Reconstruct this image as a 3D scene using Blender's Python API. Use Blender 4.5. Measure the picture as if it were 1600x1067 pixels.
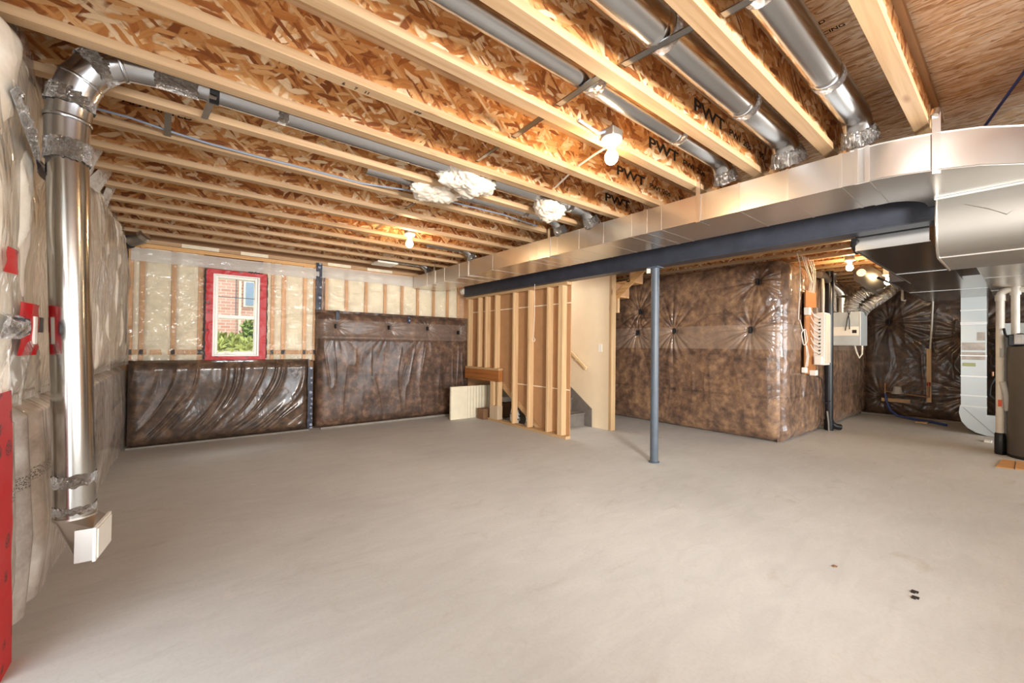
import bpy, bmesh, math, random
import numpy as np
from mathutils import Vector, Matrix, noise as mnoise

random.seed(7)
for o in list(bpy.data.objects):
    bpy.data.objects.remove(o)
S = bpy.context.scene
COL = S.collection

# ------------------------------------------------------------------ camera
FPX = 639.6
yaw, pitch, roll = (math.radians(a) for a in (38.61, 0.65, 0.67))
Fv = Vector((math.sin(yaw)*math.cos(pitch), math.cos(yaw)*math.cos(pitch), math.sin(pitch)))
Rv = Vector((math.cos(yaw), -math.sin(yaw), 0)); Uv = Rv.cross(Fv)
R2 = Rv*math.cos(roll) + Uv*math.sin(roll)
U2 = -Rv*math.sin(roll) + Uv*math.cos(roll)
cam = bpy.data.cameras.new('camera')
cam.sensor_width = 36.0; cam.lens = FPX/1600*36.0; cam.clip_start = 0.05; cam.clip_end = 200
camo = bpy.data.objects.new('camera', cam); COL.objects.link(camo)
M = Matrix((R2, U2, -Fv)).transposed().to_4x4(); M.translation = (0, 0, 1.2)
camo.matrix_world = M
S.camera = camo

# ------------------------------------------------------------------ world, lights, exposure
S.view_settings.view_transform = 'Standard'; S.view_settings.look = 'None'
S.view_settings.gamma = 1.0; S.view_settings.use_curve_mapping = False
S.view_settings.exposure = -0.06
W = bpy.data.worlds.new('sky'); S.world = W; W.use_nodes = True
bg = W.node_tree.nodes['Background']; bg.inputs[0].default_value = (0.93, 0.97, 1.0, 1); bg.inputs[1].default_value = 1.7

def area(name, loc, direction, sx, sy, power, color=(1, 1, 1)):
    l = bpy.data.lights.new(name, 'AREA'); l.shape = 'RECTANGLE'; l.size = sx; l.size_y = sy
    l.energy = power; l.color = color
    o = bpy.data.objects.new(name, l); COL.objects.link(o); o.location = loc
    o.rotation_euler = Vector(direction).to_track_quat('-Z', 'Y').to_euler()
    return o
area('patio_door_daylight', (-0.80, 0.95, 1.05), (1, 0.25, 0.05), 2.1, 1.9, 36, (0.96, 0.98, 1.0))
area('rear_fill_light', (5.0, -7.0, 1.25), (-0.02, 1, 0.06), 8.0, 2.4, 700, (0.93, 0.97, 1.0))  # broad fill added behind the camera; no opening is known there
sun = bpy.data.lights.new('sun', 'SUN'); sun.energy = 3.0; sun.angle = 0.02; sun.color = (1.0, 0.95, 0.88)
suno = bpy.data.objects.new('sun', sun); COL.objects.link(suno)
suno.rotation_euler = Vector((-0.30, 0.45, -1.0)).to_track_quat('-Z', 'Y').to_euler()

area('sky_at_window', (0.52, 7.15, 2.75), (0.05, -1, -1.25), 1.3, 0.9, 75, (0.95, 0.98, 1.0))
area('stairwell_light', (4.37, 5.2, 2.38), (0, -0.25, -1), 0.7, 1.2, 22, (1.0, 0.93, 0.82))
fl_ = bpy.data.lights.new('far_fill_spot', 'SPOT'); fl_.energy = 1300; fl_.spot_size = math.radians(95); fl_.spot_blend = 1.0; fl_.shadow_soft_size = 0.35; fl_.color = (1.0, 0.97, 0.93)  # added spot behind the camera, lifts the far half; no flash is known
flo = bpy.data.objects.new('far_fill_spot', fl_); COL.objects.link(flo); flo.location = (0.9, -1.6, 1.75)
flo.rotation_euler = (Vector((4.6, 5.0, 1.9))-Vector((0.9, -1.6, 1.75))).to_track_quat('-Z', 'Y').to_euler()

# ------------------------------------------------------------------ helpers
def lin(h):
    if isinstance(h, str):
        h = [int(h[i:i+2], 16)/255 for i in (0, 2, 4)]
    return tuple((c/12.92 if c <= 0.04045 else ((c+0.055)/1.055)**2.4) for c in h) + (1,)

class NT:
    def __init__(s, name):
        s.m = bpy.data.materials.new(name); s.m.use_nodes = True
        s.t = s.m.node_tree; s.t.nodes.clear()
        s.out = s.t.nodes.new('ShaderNodeOutputMaterial')
    def n(s, typ, ins=None, **kw):
        nd = s.t.nodes.new('ShaderNode' + typ)
        for k, v in kw.items(): setattr(nd, k, v)
        for k, v in (ins or {}).items():
            if isinstance(v, bpy.types.NodeSocket): s.t.links.new(v, nd.inputs[k])
            else: nd.inputs[k].default_value = v
        return nd
    def math(s, op, a, b=0.0, c=None):
        i = {0: a, 1: b}
        if c is not None: i[2] = c
        return s.n('Math', i, operation=op).outputs[0]
    def mix(s, f, a, b, bt='MIX'):
        nd = s.n('Mix', None, data_type='RGBA', blend_type=bt)
        for k, v in ((0, f), (6, a), (7, b)):
            if isinstance(v, bpy.types.NodeSocket): s.t.links.new(v, nd.inputs[k])
            else: nd.inputs[k].default_value = v
        return nd.outputs[2]
    def ramp(s, f, stops, interp='LINEAR'):
        nd = s.n('ValToRGB', {0: f}); cr = nd.color_ramp; cr.interpolation = interp
        while len(cr.elements) < len(stops): cr.elements.new(0.5)
        for e, (p, c) in zip(cr.elements, stops): e.position = p; e.color = c
        return nd.outputs[0]
    def sm(s, v, a, b):
        nd = s.n('MapRange', {0: v, 1: a, 2: b, 3: 0.0, 4: 1.0}); nd.clamp = True
        return nd.outputs[0]
    def objco(s):
        return s.n('TexCoord').outputs['Object']
    def maprot(s, v, sc=(1, 1, 1), rot=(0, 0, 0), loc=(0, 0, 0)):
        return s.n('Mapping', {0: v, 1: loc, 2: rot, 3: sc}).outputs[0]
    def noise(s, v, scale, detail=3.0, rough=0.5, dist=0.0):
        return s.n('TexNoise', {'Vector': v, 'Scale': scale, 'Detail': detail, 'Roughness': rough, 'Distortion': dist}).outputs[0]
    def bump(s, h, strength=0.3, dist=0.01, normal=None):
        i = {'Height': h, 'Strength': strength, 'Distance': dist}
        if normal is not None: i['Normal'] = normal
        return s.n('Bump', i).outputs[0]
    def bsdf(s, **ins):
        p = s.n('BsdfPrincipled', {k.replace('_', ' '): v for k, v in ins.items()})
        s.t.links.new(p.outputs[0], s.out.inputs[0])
        return p
    def surf(s, sh): s.t.links.new(sh, s.out.inputs[0])

def plain(name, hexc, rough=0.6, metal=0.0, bump=0.0, bscale=60, var=0.12, coat=0.0, spec=0.5):
    t = NT(name); c = lin(hexc); v = t.objco()
    nz = t.noise(v, 9.0, 4)
    dark = tuple(x*(1-var) for x in c[:3]) + (1,); lite = tuple(min(1, x*(1+var)) for x in c[:3]) + (1,)
    col = t.mix(t.sm(nz, 0.3, 0.7), dark, lite)
    kw = dict(Base_Color=col, Roughness=rough, Metallic=metal, Coat_Weight=coat)
    if bump: kw['Normal'] = t.bump(t.noise(v, bscale, 4), bump, 0.004)
    p = t.bsdf(**kw); p.inputs['Specular IOR Level'].default_value = spec
    return t.m

def wood(name, hexc, axis=0, grain=1.0, dark=0.62, rough=0.55, knots=True):
    """planed softwood, grain along axis"""
    t = NT(name); v = t.objco(); c = lin(hexc)
    info = t.n('ObjectInfo').outputs['Random']
    off = t.n('CombineXYZ', {0: t.math('MULTIPLY', info, 37.0), 1: t.math('MULTIPLY', info, 91.0), 2: t.math('MULTIPLY', info, 53.0)}).outputs[0]
    v = t.n('VectorMath', {0: v, 1: off}, operation='ADD').outputs[0]
    sc = [34, 34, 34]; sc[axis] = 1.1
    g = t.noise(t.maprot(v, tuple(sc)), 1.0, 5, 0.6, 0.4)
    sc2 = [6, 6, 6]; sc2[axis] = 0.7
    g2 = t.noise(t.maprot(v, tuple(sc2)), 1.0, 3)
    dk = tuple(x*y for x, y in zip(c[:3], (dark*1.12, dark, dark*0.82))) + (1,)
    li = tuple(min(1, x*1.16) for x in c[:3]) + (1,)
    col = t.mix(t.math('MULTIPLY', t.sm(g, 0.40, 0.68), 0.95*grain), c, dk)
    col = t.mix(t.math('MULTIPLY', t.sm(g2, 0.4, 0.7), 0.55), col, li)
    tone = t.mix(info, (0.86, 0.84, 0.8, 1), (1.08, 1.06, 1.05, 1))
    col = t.mix(1.0, col, tone, 'MULTIPLY')
    if knots:
        sk = [9, 9, 9]; sk[axis] = 2.6
        vo = t.n('TexVoronoi', {'Vector': t.maprot(v, tuple(sk)), 'Scale': 1.0})
        kn = t.math('MULTIPLY', t.sm(vo.outputs['Distance'], 0.17, 0.06), t.sm(t.n('SeparateColor', {0: vo.outputs['Color']}).outputs[0], 0.68, 0.7))
        col = t.mix(t.math('MULTIPLY', kn, 0.8), col, lin('7a4a25'))
    t.bsdf(Base_Color=col, Roughness=rough, Normal=t.bump(g, 0.12, 0.003))
    return t.m

def osb(name, axes=(0, 2), cols=None, orient=None, size=1.0, grey=0.0):
    """oriented strand board: layers of long flakes, each with its own tone"""
    t = NT(name); v0 = t.objco(); sp = t.n('SeparateXYZ', {0: v0}).outputs
    info = t.n('ObjectInfo').outputs['Random']
    u = t.math('ADD', sp[axes[0]], t.math('MULTIPLY', info, 71.3))
    w = t.math('ADD', sp[axes[1]], t.math('MULTIPLY', info, 13.7))
    v = t.n('CombineXYZ', {0: u, 1: w, 2: 0.0}).outputs[0]
    wr = t.n('TexNoise', {'Vector': v, 'Scale': 9.0, 'Detail': 4.0})
    v = t.n('VectorMath', {0: v, 1: t.n('VectorMath', {0: wr.outputs[1], 3: 0.045}, operation='SCALE').outputs[0]}, operation='ADD').outputs[0]
    cols = cols or ['4d240d', '7d451d', '9a5c2b', 'b0713a', 'c0854b', 'cd9a62', 'dfbd8c']
    n = len(cols)
    stops = [((i+0.5)/n, lin(c)) for i, c in enumerate(cols)]
    base = None; height = None
    angs = orient or [0.2, 1.25, -0.7, 2.0, 0.75, -0.2]
    for k, a in enumerate(angs):
        L = (0.10, 0.13, 0.085, 0.11, 0.14, 0.07)[k % 6]*size; B = (0.020, 0.028, 0.016, 0.022, 0.012, 0.017)[k % 6]*size
        vv = t.maprot(v, (1/L, 1/B, 1), (0, 0, 0), (k*3.7, k*9.1, 0))
        rot = t.maprot(v, (1, 1, 1), (0, 0, a))
        vv = t.maprot(rot, (1/L, 1/B, 1), (0, 0, 0), (k*3.7, k*9.1, 0))
        vo = t.n('TexVoronoi', {'Vector': vv, 'Scale': 1.0, 'Randomness': 1.0}, voronoi_dimensions='2D', distance='EUCLIDEAN' if k % 2 else 'CHEBYCHEV')
        sc = t.n('SeparateColor', {0: vo.outputs['Color']}).outputs
        fib = t.noise(t.maprot(rot, (9/size, 150/size, 1)), 1.0, 2)
        tone = t.math('ADD', sc[0], t.math('MULTIPLY', t.math('SUBTRACT', fib, 0.5), 0.42))
        c = t.ramp(tone, stops)
        edge = t.sm(vo.outputs['Distance'], 0.50, 0.36)
        if base is None:
            base = c; height = sc[2]
        else:
            m = t.math('MULTIPLY', t.math('GREATER_THAN', sc[1], 0.52), edge)
            sh = t.math('MULTIPLY', t.math('GREATER_THAN', sc[1], 0.52), t.sm(vo.outputs['Distance'], 0.62, 0.5))  # edge shadow round each flake, mixed into the board colour below
            base = t.mix(t.math('MULTIPLY', sh, 0.15), base, lin('6a3a18'))
            base = t.mix(m, base, c)
            height = t.mix(m, height, sc[2])
    big = t.noise(v, 1.3, 2)
    base = t.mix(t.math('MULTIPLY', t.sm(big, 0.35, 0.75), 0.15), base, lin('9a5f2e'))
    if grey: base = t.mix(grey, base, lin('a58f78'))
    t.bsdf(Base_Color=base, Roughness=0.62, Normal=t.bump(height, 0.25, 0.004))
    return t.m

def metal(name, hexc='c9ccce', rough=0.28, spangle=0.10, var=0.06, bend=0.04):
    t = NT(name); v = t.objco(); c = lin(hexc)
    vo = t.n('TexVoronoi', {'Vector': v, 'Scale': 70.0})
    s = t.n('SeparateColor', {0: vo.outputs['Color']}).outputs[0]
    nz = t.noise(v, 2.2, 3)
    dk = tuple(x*(1-2*var) for x in c[:3]) + (1,)
    col = t.mix(t.math('MULTIPLY', s, spangle), c, dk)
    col = t.mix(t.math('MULTIPLY', t.sm(nz, 0.4, 0.7), 0.5), col, dk)
    rg = rough
    t.bsdf(Base_Color=col, Metallic=1.0, Roughness=rg, Normal=t.bump(t.noise(v, 4.0, 0.0), bend, 0.006))
    return t.m

def foil(name, hexc='d6d3cf', rough=0.16, scale=45, strength=0.9):
    t = NT(name); v = t.objco()
    n1 = t.n('TexVoronoi', {'Vector': t.n('VectorMath', {0: v, 1: t.n('TexNoise', {'Vector': v, 'Scale': 20.0}).outputs[1]}, operation='ADD').outputs[0], 'Scale': scale}).outputs[0]
    t.bsdf(Base_Color=lin(hexc), Metallic=1.0, Roughness=rough, Normal=t.bump(n1, strength, 0.012))
    return t.m

def blanket_mat(name, dark, mid, light, bands=(), milk=(), fold=(3, 3, 9), folds=0.6, coat=1.0, crough=0.17, axes=(0, 2), sc=7.0, folddist=0.014):
    """fibreglass behind clear poly film; printed lines at the heights in bands, doubled (milky) film between the heights in milk"""
    t = NT(name); v = t.objco(); sp = t.n('SeparateXYZ', {0: v}).outputs
    n1 = t.noise(v, sc*1.3, 8, 0.68, 0.15); n2 = t.noise(v, 2.3, 3)
    f = t.math('ADD', t.math('MULTIPLY', n1, 0.75), t.math('MULTIPLY', n2, 0.35))
    col = t.ramp(f, [(0.40, lin(dark)), (0.56, lin(mid)), (0.74, lin(light))])
    z = sp[2]; h = t.math('ADD', sp[0], sp[1])
    for a, b, amt, cc in milk:
        m = t.math('MULTIPLY', t.sm(z, a, a+0.01), t.sm(z, b, b-0.01))
        col = t.mix(t.math('MULTIPLY', m, amt), col, lin(cc))
    for b in bands:
        vx = t.n('CombineXYZ', {0: t.math('MULTIPLY', h, 80.0), 1: t.math('MULTIPLY', z, 130.0), 2: 0.0}).outputs[0]
        letters = t.sm(t.noise(vx, 1.0, 2, 0.7), 0.5, 0.55)
        words = t.sm(t.noise(t.n('CombineXYZ', {0: t.math('MULTIPLY', h, 3.1), 1: b, 2: 0.0}).outputs[0], 1.0, 0), 0.42, 0.46)
        line = t.sm(t.math('ABSOLUTE', t.math('SUBTRACT', z, b)), 0.02, 0.012)
        col = t.mix(t.math('MULTIPLY', t.math('MULTIPLY', letters, words), t.math('MULTIPLY', line, 0.75)), col, lin('17120f'))
    wv = t.n('TexNoise', {'Vector': t.maprot(v, fold), 'Scale': 1.6, 'Detail': 2.0, 'Distortion': 1.4})
    rid = t.math('ABSOLUTE', t.math('SUBTRACT', wv.outputs[0], 0.5))
    fine = t.noise(v, 38, 3)
    hh = t.math('ADD', t.math('MULTIPLY', rid, 3.0), t.math('MULTIPLY', fine, 0.12))
    cn = t.bump(hh, folds, folddist)
    p = t.bsdf(Base_Color=col, Roughness=0.75, Coat_Weight=coat, Coat_Roughness=crough, Normal=t.bump(n1, 0.3, 0.01))
    t.t.links.new(cn, p.inputs['Coat Normal'])
    return t.m

def film_mat(name, tint=(0.96, 0.95, 0.93, 1), haze=0.10, fold=(4, 4, 4), folds=0.8):
    t = NT(name); v = t.objco()
    wv = t.n('TexNoise', {'Vector': t.maprot(v, fold), 'Scale': 1.5, 'Detail': 2.0, 'Distortion': 1.6})
    rid = t.math('ABSOLUTE', t.math('SUBTRACT', wv.outputs[0], 0.5))
    nrm = t.bump(t.math('MULTIPLY', rid, 3.0), folds, 0.02)
    tr = t.n('BsdfTransparent', {0: tint}).outputs[0]
    df = t.n('BsdfDiffuse', {0: (0.8, 0.78, 0.74, 1)}).outputs[0]
    gl = t.n('BsdfGlossy', {'Color': (1, 1, 1, 1), 'Roughness': 0.12, 'Normal': nrm}).outputs[0]
    a = t.n('MixShader', {0: haze, 1: tr, 2: df}).outputs[0]
    fr = t.n('LayerWeight', {'Blend': 0.32, 'Normal': nrm}).outputs['Fresnel']
    b = t.n('MixShader', {0: t.math('MULTIPLY', fr, 0.8), 1: a, 2: gl}).outputs[0]
    t.surf(b); return t.m

# mesh collecting -------------------------------------------------------------
class MB:
    def __init__(s): s.v = []; s.f = []
    def add(s, vs, fs):
        b = len(s.v); s.v += [tuple(p) for p in vs]; s.f += [tuple(b+i for i in f) for f in fs]; return s
    def box(s, x0, x1, y0, y1, z0, z1, bev=0.0):
        if bev <= 0:
            vs = [(x, y, z) for z in (z0, z1) for y in (y0, y1) for x in (x0, x1)]
            return s.add(vs, [(0, 2, 3, 1), (4, 5, 7, 6), (0, 1, 5, 4), (2, 6, 7, 3), (0, 4, 6, 2), (1, 3, 7, 5)])
        bm = bmesh.new(); bmesh.ops.create_cube(bm, size=1.0)
        for v in bm.verts:
            v.co = ((x0+x1)/2+v.co.x*(x1-x0), (y0+y1)/2+v.co.y*(y1-y0), (z0+z1)/2+v.co.z*(z1-z0))
        bmesh.ops.bevel(bm, geom=bm.edges[:], offset=bev, segments=2, affect='EDGES', profile=0.5)
        s.bm(bm); return s
    def bm(s, bm):
        bm.verts.index_update()
        s.add([v.co[:] for v in bm.verts], [[v.index for v in f.verts] for f in bm.faces]); bm.free(); return s
    def bar(s, p0, p1, w, h, up=(0, 0, 1), bev=0.0):
        """rectangular bar from p0 to p1, w across, h along up"""
        p0 = Vector(p0); p1 = Vector(p1); d = (p1-p0).normalized(); up = Vector(up)
        a = d.cross(up).normalized(); u = a.cross(d).normalized()
        vs = [p+a*(sx*w/2)+u*(sy*h/2) for p in (p0, p1) for sx, sy in ((-1, -1), (1, -1), (1, 1), (-1, 1))]
        return s.add(vs, [(0, 3, 2, 1), (4, 5, 6, 7), (0, 1, 5, 4), (1, 2, 6, 5), (2, 3, 7, 6), (3, 0, 4, 7)])
    def prism(s, poly, axis, a0, a1):
        """polygon in the plane across axis (0 -> (y,z), 1 -> (x,z), 2 -> (x,y)) extruded from a0 to a1"""
        def P(p, a):
            return (a, p[0], p[1]) if axis == 0 else ((p[0], a, p[1]) if axis == 1 else (p[0], p[1], a))
        n = len(poly); vs = [P(p, a0) for p in poly]+[P(p, a1) for p in poly]
        fs = [tuple(range(n)), tuple(range(2*n-1, n-1, -1))]+[(i, i+n, (i+1) % n+n, (i+1) % n) for i in range(n)]
        return s.add(vs, fs)
    def tube(s, path, r, n=16, cap=True):
        """round tube along a path; r a number or one per point"""
        P = [Vector(p) for p in path]; rs = r if hasattr(r, '__len__') else [r]*len(P)
        T = []
        for i in range(len(P)):
            a = P[max(i-1, 0)]; b = P[min(i+1, len(P)-1)]; T.append((b-a).normalized())
        ref = Vector((0, 0, 1)) if abs(T[0].z) < 0.9 else Vector((1, 0, 0))
        A = T[0].cross(ref).normalized(); vs = []; fs = []
        for i, p in enumerate(P):
            if i: A = (A - T[i]*A.dot(T[i])).normalized()
            B = T[i].cross(A)
            for k in range(n):
                t = 2*math.pi*k/n; vs.append(p+(A*math.cos(t)+B*math.sin(t))*rs[i])
        for i in range(len(P)-1):
            for k in range(n):
                fs.append((i*n+k, i*n+(k+1) % n, (i+1)*n+(k+1) % n, (i+1)*n+k))
        if cap: fs += [tuple(range(n-1, -1, -1)), tuple((len(P)-1)*n+k for k in range(n))]
        return s.add(vs, fs)
    def lathe(s, c, prof, n=24, axis=2):
        """prof: (radius, height) pairs round an upright axis through c"""
        vs = []; fs = []
        for r, h in prof:
            for k in range(n):
                t = 2*math.pi*k/n; a, b = r*math.cos(t), r*math.sin(t)
                vs.append((c[0]+a, c[1]+b, c[2]+h) if axis == 2 else ((c[0]+h, c[1]+a, c[2]+b) if axis == 0 else (c[0]+a, c[1]+h, c[2]+b)))
        for i in range(len(prof)-1):
            for k in range(n):
                fs.append((i*n+k, i*n+(k+1) % n, (i+1)*n+(k+1) % n, (i+1)*n+k))
        fs += [tuple(range(n-1, -1, -1)), tuple((len(prof)-1)*n+k for k in range(n))]
        return s.add(vs, fs)
    def build(s, name, mat, parent=None, smooth=False, loc=None, angle=40):
        me = bpy.data.meshes.new(name)
        L = Vector(loc) if loc is not None else (wloc(parent) if parent else None)
        if L is None:
            xs = np.array(s.v); L = Vector(((xs[:, 0].min()+xs[:, 0].max())/2, (xs[:, 1].min()+xs[:, 1].max())/2, xs[:, 2].min()))
        if parent is not None and loc is None: L = wloc(parent)
        me.from_pydata([(p[0]-L.x, p[1]-L.y, p[2]-L.z) for p in s.v], [], s.f)
        return finish(name, me, mat, parent, smooth, L, angle)

def wloc(o):
    v = Vector(o.location); p = o.parent
    while p: v += p.location; p = p.parent
    return v
def finish(name, me, mat, parent, smooth, L, angle=40):
    bm = bmesh.new(); bm.from_mesh(me); bmesh.ops.recalc_face_normals(bm, faces=bm.faces[:])
    if smooth:
        for f in bm.faces: f.smooth = True
        for e in bm.edges:
            if len(e.link_faces) == 2 and e.calc_face_angle(0) > math.radians(angle): e.smooth = False
    bm.to_mesh(me); bm.free(); me.update()
    if mat: me.materials.append(mat)
    o = bpy.data.objects.new(name, me); COL.objects.link(o)
    if parent is not None:
        o.parent = parent; o.location = L - wloc(parent)
    else: o.location = L
    return o
def tag(o, label, cat, group=None):
    o['label'] = label; o['category'] = cat
    if group: o['group'] = group
    return o
def thing(name, loc, label=None, cat=None, group=None):
    o = bpy.data.objects.new(name, None); COL.objects.link(o); o.location = loc; o.empty_display_size = 0.1
    if label: tag(o, label, cat, group)
    return o
def struct(o): o['kind'] = 'structure'; return o
def copy_tree(o, parent=None):
    c = o.copy(); COL.objects.link(c); c.parent = parent
    for ch in list(o.children): copy_tree(ch, c)
    return c

def vn(u, v, seed=0):
    rng = np.random.RandomState(seed); g = rng.rand(64, 64)
    iu = np.floor(u).astype(int); iv = np.floor(v).astype(int); fu = u-iu; fv = v-iv
    fu = fu*fu*(3-2*fu); fv = fv*fv*(3-2*fv)
    a = g[iu % 64, iv % 64]; b = g[(iu+1) % 64, iv % 64]; c = g[iu % 64, (iv+1) % 64]; d = g[(iu+1) % 64, (iv+1) % 64]
    return (a*(1-fu)+b*fu)*(1-fv)+(c*(1-fu)+d*fu)*fv
def ridge(u, v, seed): return 1-np.abs(2*vn(u, v, seed)-1)

def sheet(name, O, U, V, N, w, h, nu, nv, disp, mat, parent=None, loc=None):
    """grid of (nu+1)x(nv+1) points over w x h, pushed along N by disp(u,v) in metres; u,v in metres"""
    O, U, V, N = (np.array(a, float) for a in (O, U, V, N))
    uu, vv = np.meshgrid(np.linspace(0, w, nu+1), np.linspace(0, h, nv+1))
    d = disp(uu, vv)
    P = O+uu[..., None]*U+vv[..., None]*V+d[..., None]*N
    P = P.reshape(-1, 3); L = np.array(loc if loc is not None else (wloc(parent) if parent else (P[:, 0].mean(), P[:, 1].mean(), 0.0)), float)
    me = bpy.data.meshes.new(name); nf = nu*nv
    me.vertices.add(len(P)); me.vertices.foreach_set('co', (P-L).astype(np.float32).ravel())
    i = np.arange(nu*nv); r = i//nu; c = i % nu; a = r*(nu+1)+c
    q = np.stack([a, a+1, a+nu+2, a+nu+1], 1)
    if np.dot(np.cross(U, V), N) < 0: q = q[:, ::-1]
    me.loops.add(nf*4); me.loops.foreach_set('vertex_index', q.astype(np.int32).ravel())
    me.polygons.add(nf); me.polygons.foreach_set('loop_start', (np.arange(nf)*4).astype(np.int32))
    me.polygons.foreach_set('use_smooth', np.ones(nf, bool))
    me.update(calc_edges=True); me.materials.append(mat)
    o = bpy.data.objects.new(name, me); COL.objects.link(o)
    Lv = Vector(L)
    if parent is not None: o.parent = parent; o.location = Lv-wloc(parent)
    else: o.location = Lv
    return o

def pillow(w, h, bulge, pu=0.25, pv=0.25):
    def f(u, v):
        a = np.clip(np.minimum(u, w-u)/pu, 0, 1); b = np.clip(np.minimum(v, h-v)/pv, 0, 1)
        return bulge*np.sqrt(1-(1-a)**2)*np.sqrt(1-(1-b)**2)
    return f
def pinches(pts, seed=1, reach=0.5, deep=0.04, fold=0.016):
    rng = np.random.RandomState(seed); ph = rng.rand(len(pts), 3)*6.28
    def f(u, v):
        d = np.zeros_like(u)
        for (pu, pv), p in zip(pts, ph):
            du, dv = u-pu, v-pv; r = np.hypot(du, dv)+1e-6; t = np.arctan2(dv, du)
            w = np.abs(np.cos(7*t+p[0]+1.5*np.sin(2*t+p[1])))**0.7+0.5*np.abs(np.cos(13*t+p[2]))**0.7
            dirw = 0.45+0.55*np.sin(t+p[1])**2
            d += fold*w*dirw*np.exp(-(r/reach)**1.3)*np.clip(r/0.06, 0, 1) - deep*np.exp(-(r/0.13)**2) - deep*0.6*np.exp(-(r/0.05)**2)
        return d
    return f

# ------------------------------------------------------------------ materials
M_conc = None
def concrete():
    t = NT('trowelled_concrete'); v = t.objco()
    n1 = t.noise(v, 0.9, 4, 0.55, 0.5); n2 = t.noise(t.maprot(v, (1.0, 3.2, 1), (0, 0, 0.5)), 2.6, 5, 0.6, 1.2); n3 = t.noise(v, 55, 5, 0.7)
    col = t.ramp(t.math('ADD', t.math('MULTIPLY', n1, 0.55), t.math('MULTIPLY', n2, 0.45)), [(0.30, lin('b3b2b0')), (0.5, lin('bfbebb')), (0.70, lin('cac9c6'))])
    st = t.sm(t.noise(t.maprot(v, (1, 2.2, 1), (0, 0, 0.4), (3, 1, 0)), 2.1, 6, 0.65, 0.8), 0.60, 0.72)
    col = t.mix(t.math('MULTIPLY', st, 0.35), col, lin('9a8f7c'))
    li = t.sm(t.noise(t.maprot(v, (1, 1, 1), (0, 0, 0), (7, 2, 0)), 3.7, 6, 0.7, 1.5), 0.60, 0.70)
    col = t.mix(t.math('MULTIPLY', li, 0.22), col, lin('d8d0c8'))
    arc = t.n('TexWave', {'Vector': v, 'Scale': 0.7, 'Distortion': 9.0, 'Detail': 4.0, 'Detail Scale': 1.2}, wave_type='RINGS').outputs[1]
    col = t.mix(t.math('MULTIPLY', t.sm(arc, 0.0, 0.10), 0.0), col, lin('cccccc'))
    lines = t.sm(t.math('ABSOLUTE', t.math('SUBTRACT', t.noise(v, 1.5, 2, 0.5, 2.0), 0.5)), 0.008, 0.0)
    col = t.mix(t.math('MULTIPLY', lines, 0.07), col, lin('8d7d6e'))
    col = t.mix(t.math('MULTIPLY', t.sm(n3, 0.45, 0.75), 0.18), col, lin('958a7f'))
    t.bsdf(Base_Color=col, Roughness=t.math('ADD', 0.5, t.math('MULTIPLY', n2, 0.25)), Normal=t.bump(t.math('ADD', t.math('MULTIPLY', n3, 0.5), n2), 0.10, 0.004))
    return t.m
m_floor = concrete()
m_osbweb = osb('strand_board_web', (0, 2), cols=['83481f', 'b06c33', 'c28245', 'cf9457', 'd9a268', 'e2b57f', 'f0d5ae'], size=1.75)
m_sheath = osb('strand_board_sheathing', (1, 0), cols=['b48a62', 'd6b48c', 'e4c8a4', 'ecd6b8', 'f2e0c8', 'f8ecd8', 'e0ba86'], orient=[0.1, -0.15, 0.28, -0.3, 0.05], size=1.0, grey=0.08)
m_osbwebY = osb('strand_board_web_cross', (1, 2), cols=['83481f', 'b06c33', 'c28245', 'cf9457', 'd9a268', 'e2b57f', 'f0d5ae'], size=1.75)
m_pineX = wood('pine_flange', 'bf9f7b', 0)
m_pineY = wood('pine_lumber_cross', 'c8a67c', 1)
m_stud = wood('pine_stud', 'dcbb90', 2)
m_studdark = wood('pine_stud_behind_film', 'd6a46a', 2)
m_header = wood('brown_header_wood', 'ad6e37', 1, dark=0.5)
m_board = wood('brown_backing_board', 'b07440', 2, dark=0.55)
m_galv = metal('galvanised_sheet', 'd8d4ce', 0.30, 0.0)
m_pipe = metal('galvanised_pipe', 'c3c6ca', 0.22, 0.08)
m_dull = metal('dull_galvanised_sheet', '9f9b94', 0.54, 0.05)
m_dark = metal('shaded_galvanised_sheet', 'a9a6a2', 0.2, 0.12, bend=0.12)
m_foil = foil('crumpled_foil_tape')
m_flex = foil('flexible_foil_duct', 'c9c3ba', 0.2, 30, 0.5)
m_steel = plain('navy_painted_steel', '33363f', 0.42, 0.0, 0.15, 90, 0.2)
m_col = plain('slate_painted_steel', '4d5660', 0.4, 0.0, 0.1, 60, 0.12)
m_brown = blanket_mat('brown_fibreglass_under_film', '46342a', '795b45', 'a9845f', bands=(0.57, 1.69), milk=((1.19, 1.53, 0.45, 'a28b78'),), fold=(2, 2, 2), folds=0.22)
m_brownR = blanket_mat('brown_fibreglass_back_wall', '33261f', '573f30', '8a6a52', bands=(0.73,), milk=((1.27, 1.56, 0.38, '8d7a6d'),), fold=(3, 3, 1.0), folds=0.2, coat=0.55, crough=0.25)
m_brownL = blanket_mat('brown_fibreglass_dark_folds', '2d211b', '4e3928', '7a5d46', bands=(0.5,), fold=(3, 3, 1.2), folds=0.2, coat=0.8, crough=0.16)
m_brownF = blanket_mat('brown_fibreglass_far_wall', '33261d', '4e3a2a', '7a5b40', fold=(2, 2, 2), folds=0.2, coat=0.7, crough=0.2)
m_greyblk = blanket_mat('greyish_fibreglass_under_film', '8c7e72', 'b9ada1', 'dcd5cc', bands=(0.60, 0.575), fold=(3, 3, 0.8), folds=0.4, coat=1.0, sc=4.0)
m_whiteblk = blanket_mat('white_fibreglass_under_film', 'dccfbc', 'ece2d2', 'faf5ec', fold=(3, 3, 1.2), folds=0.35, sc=4.0)
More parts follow.
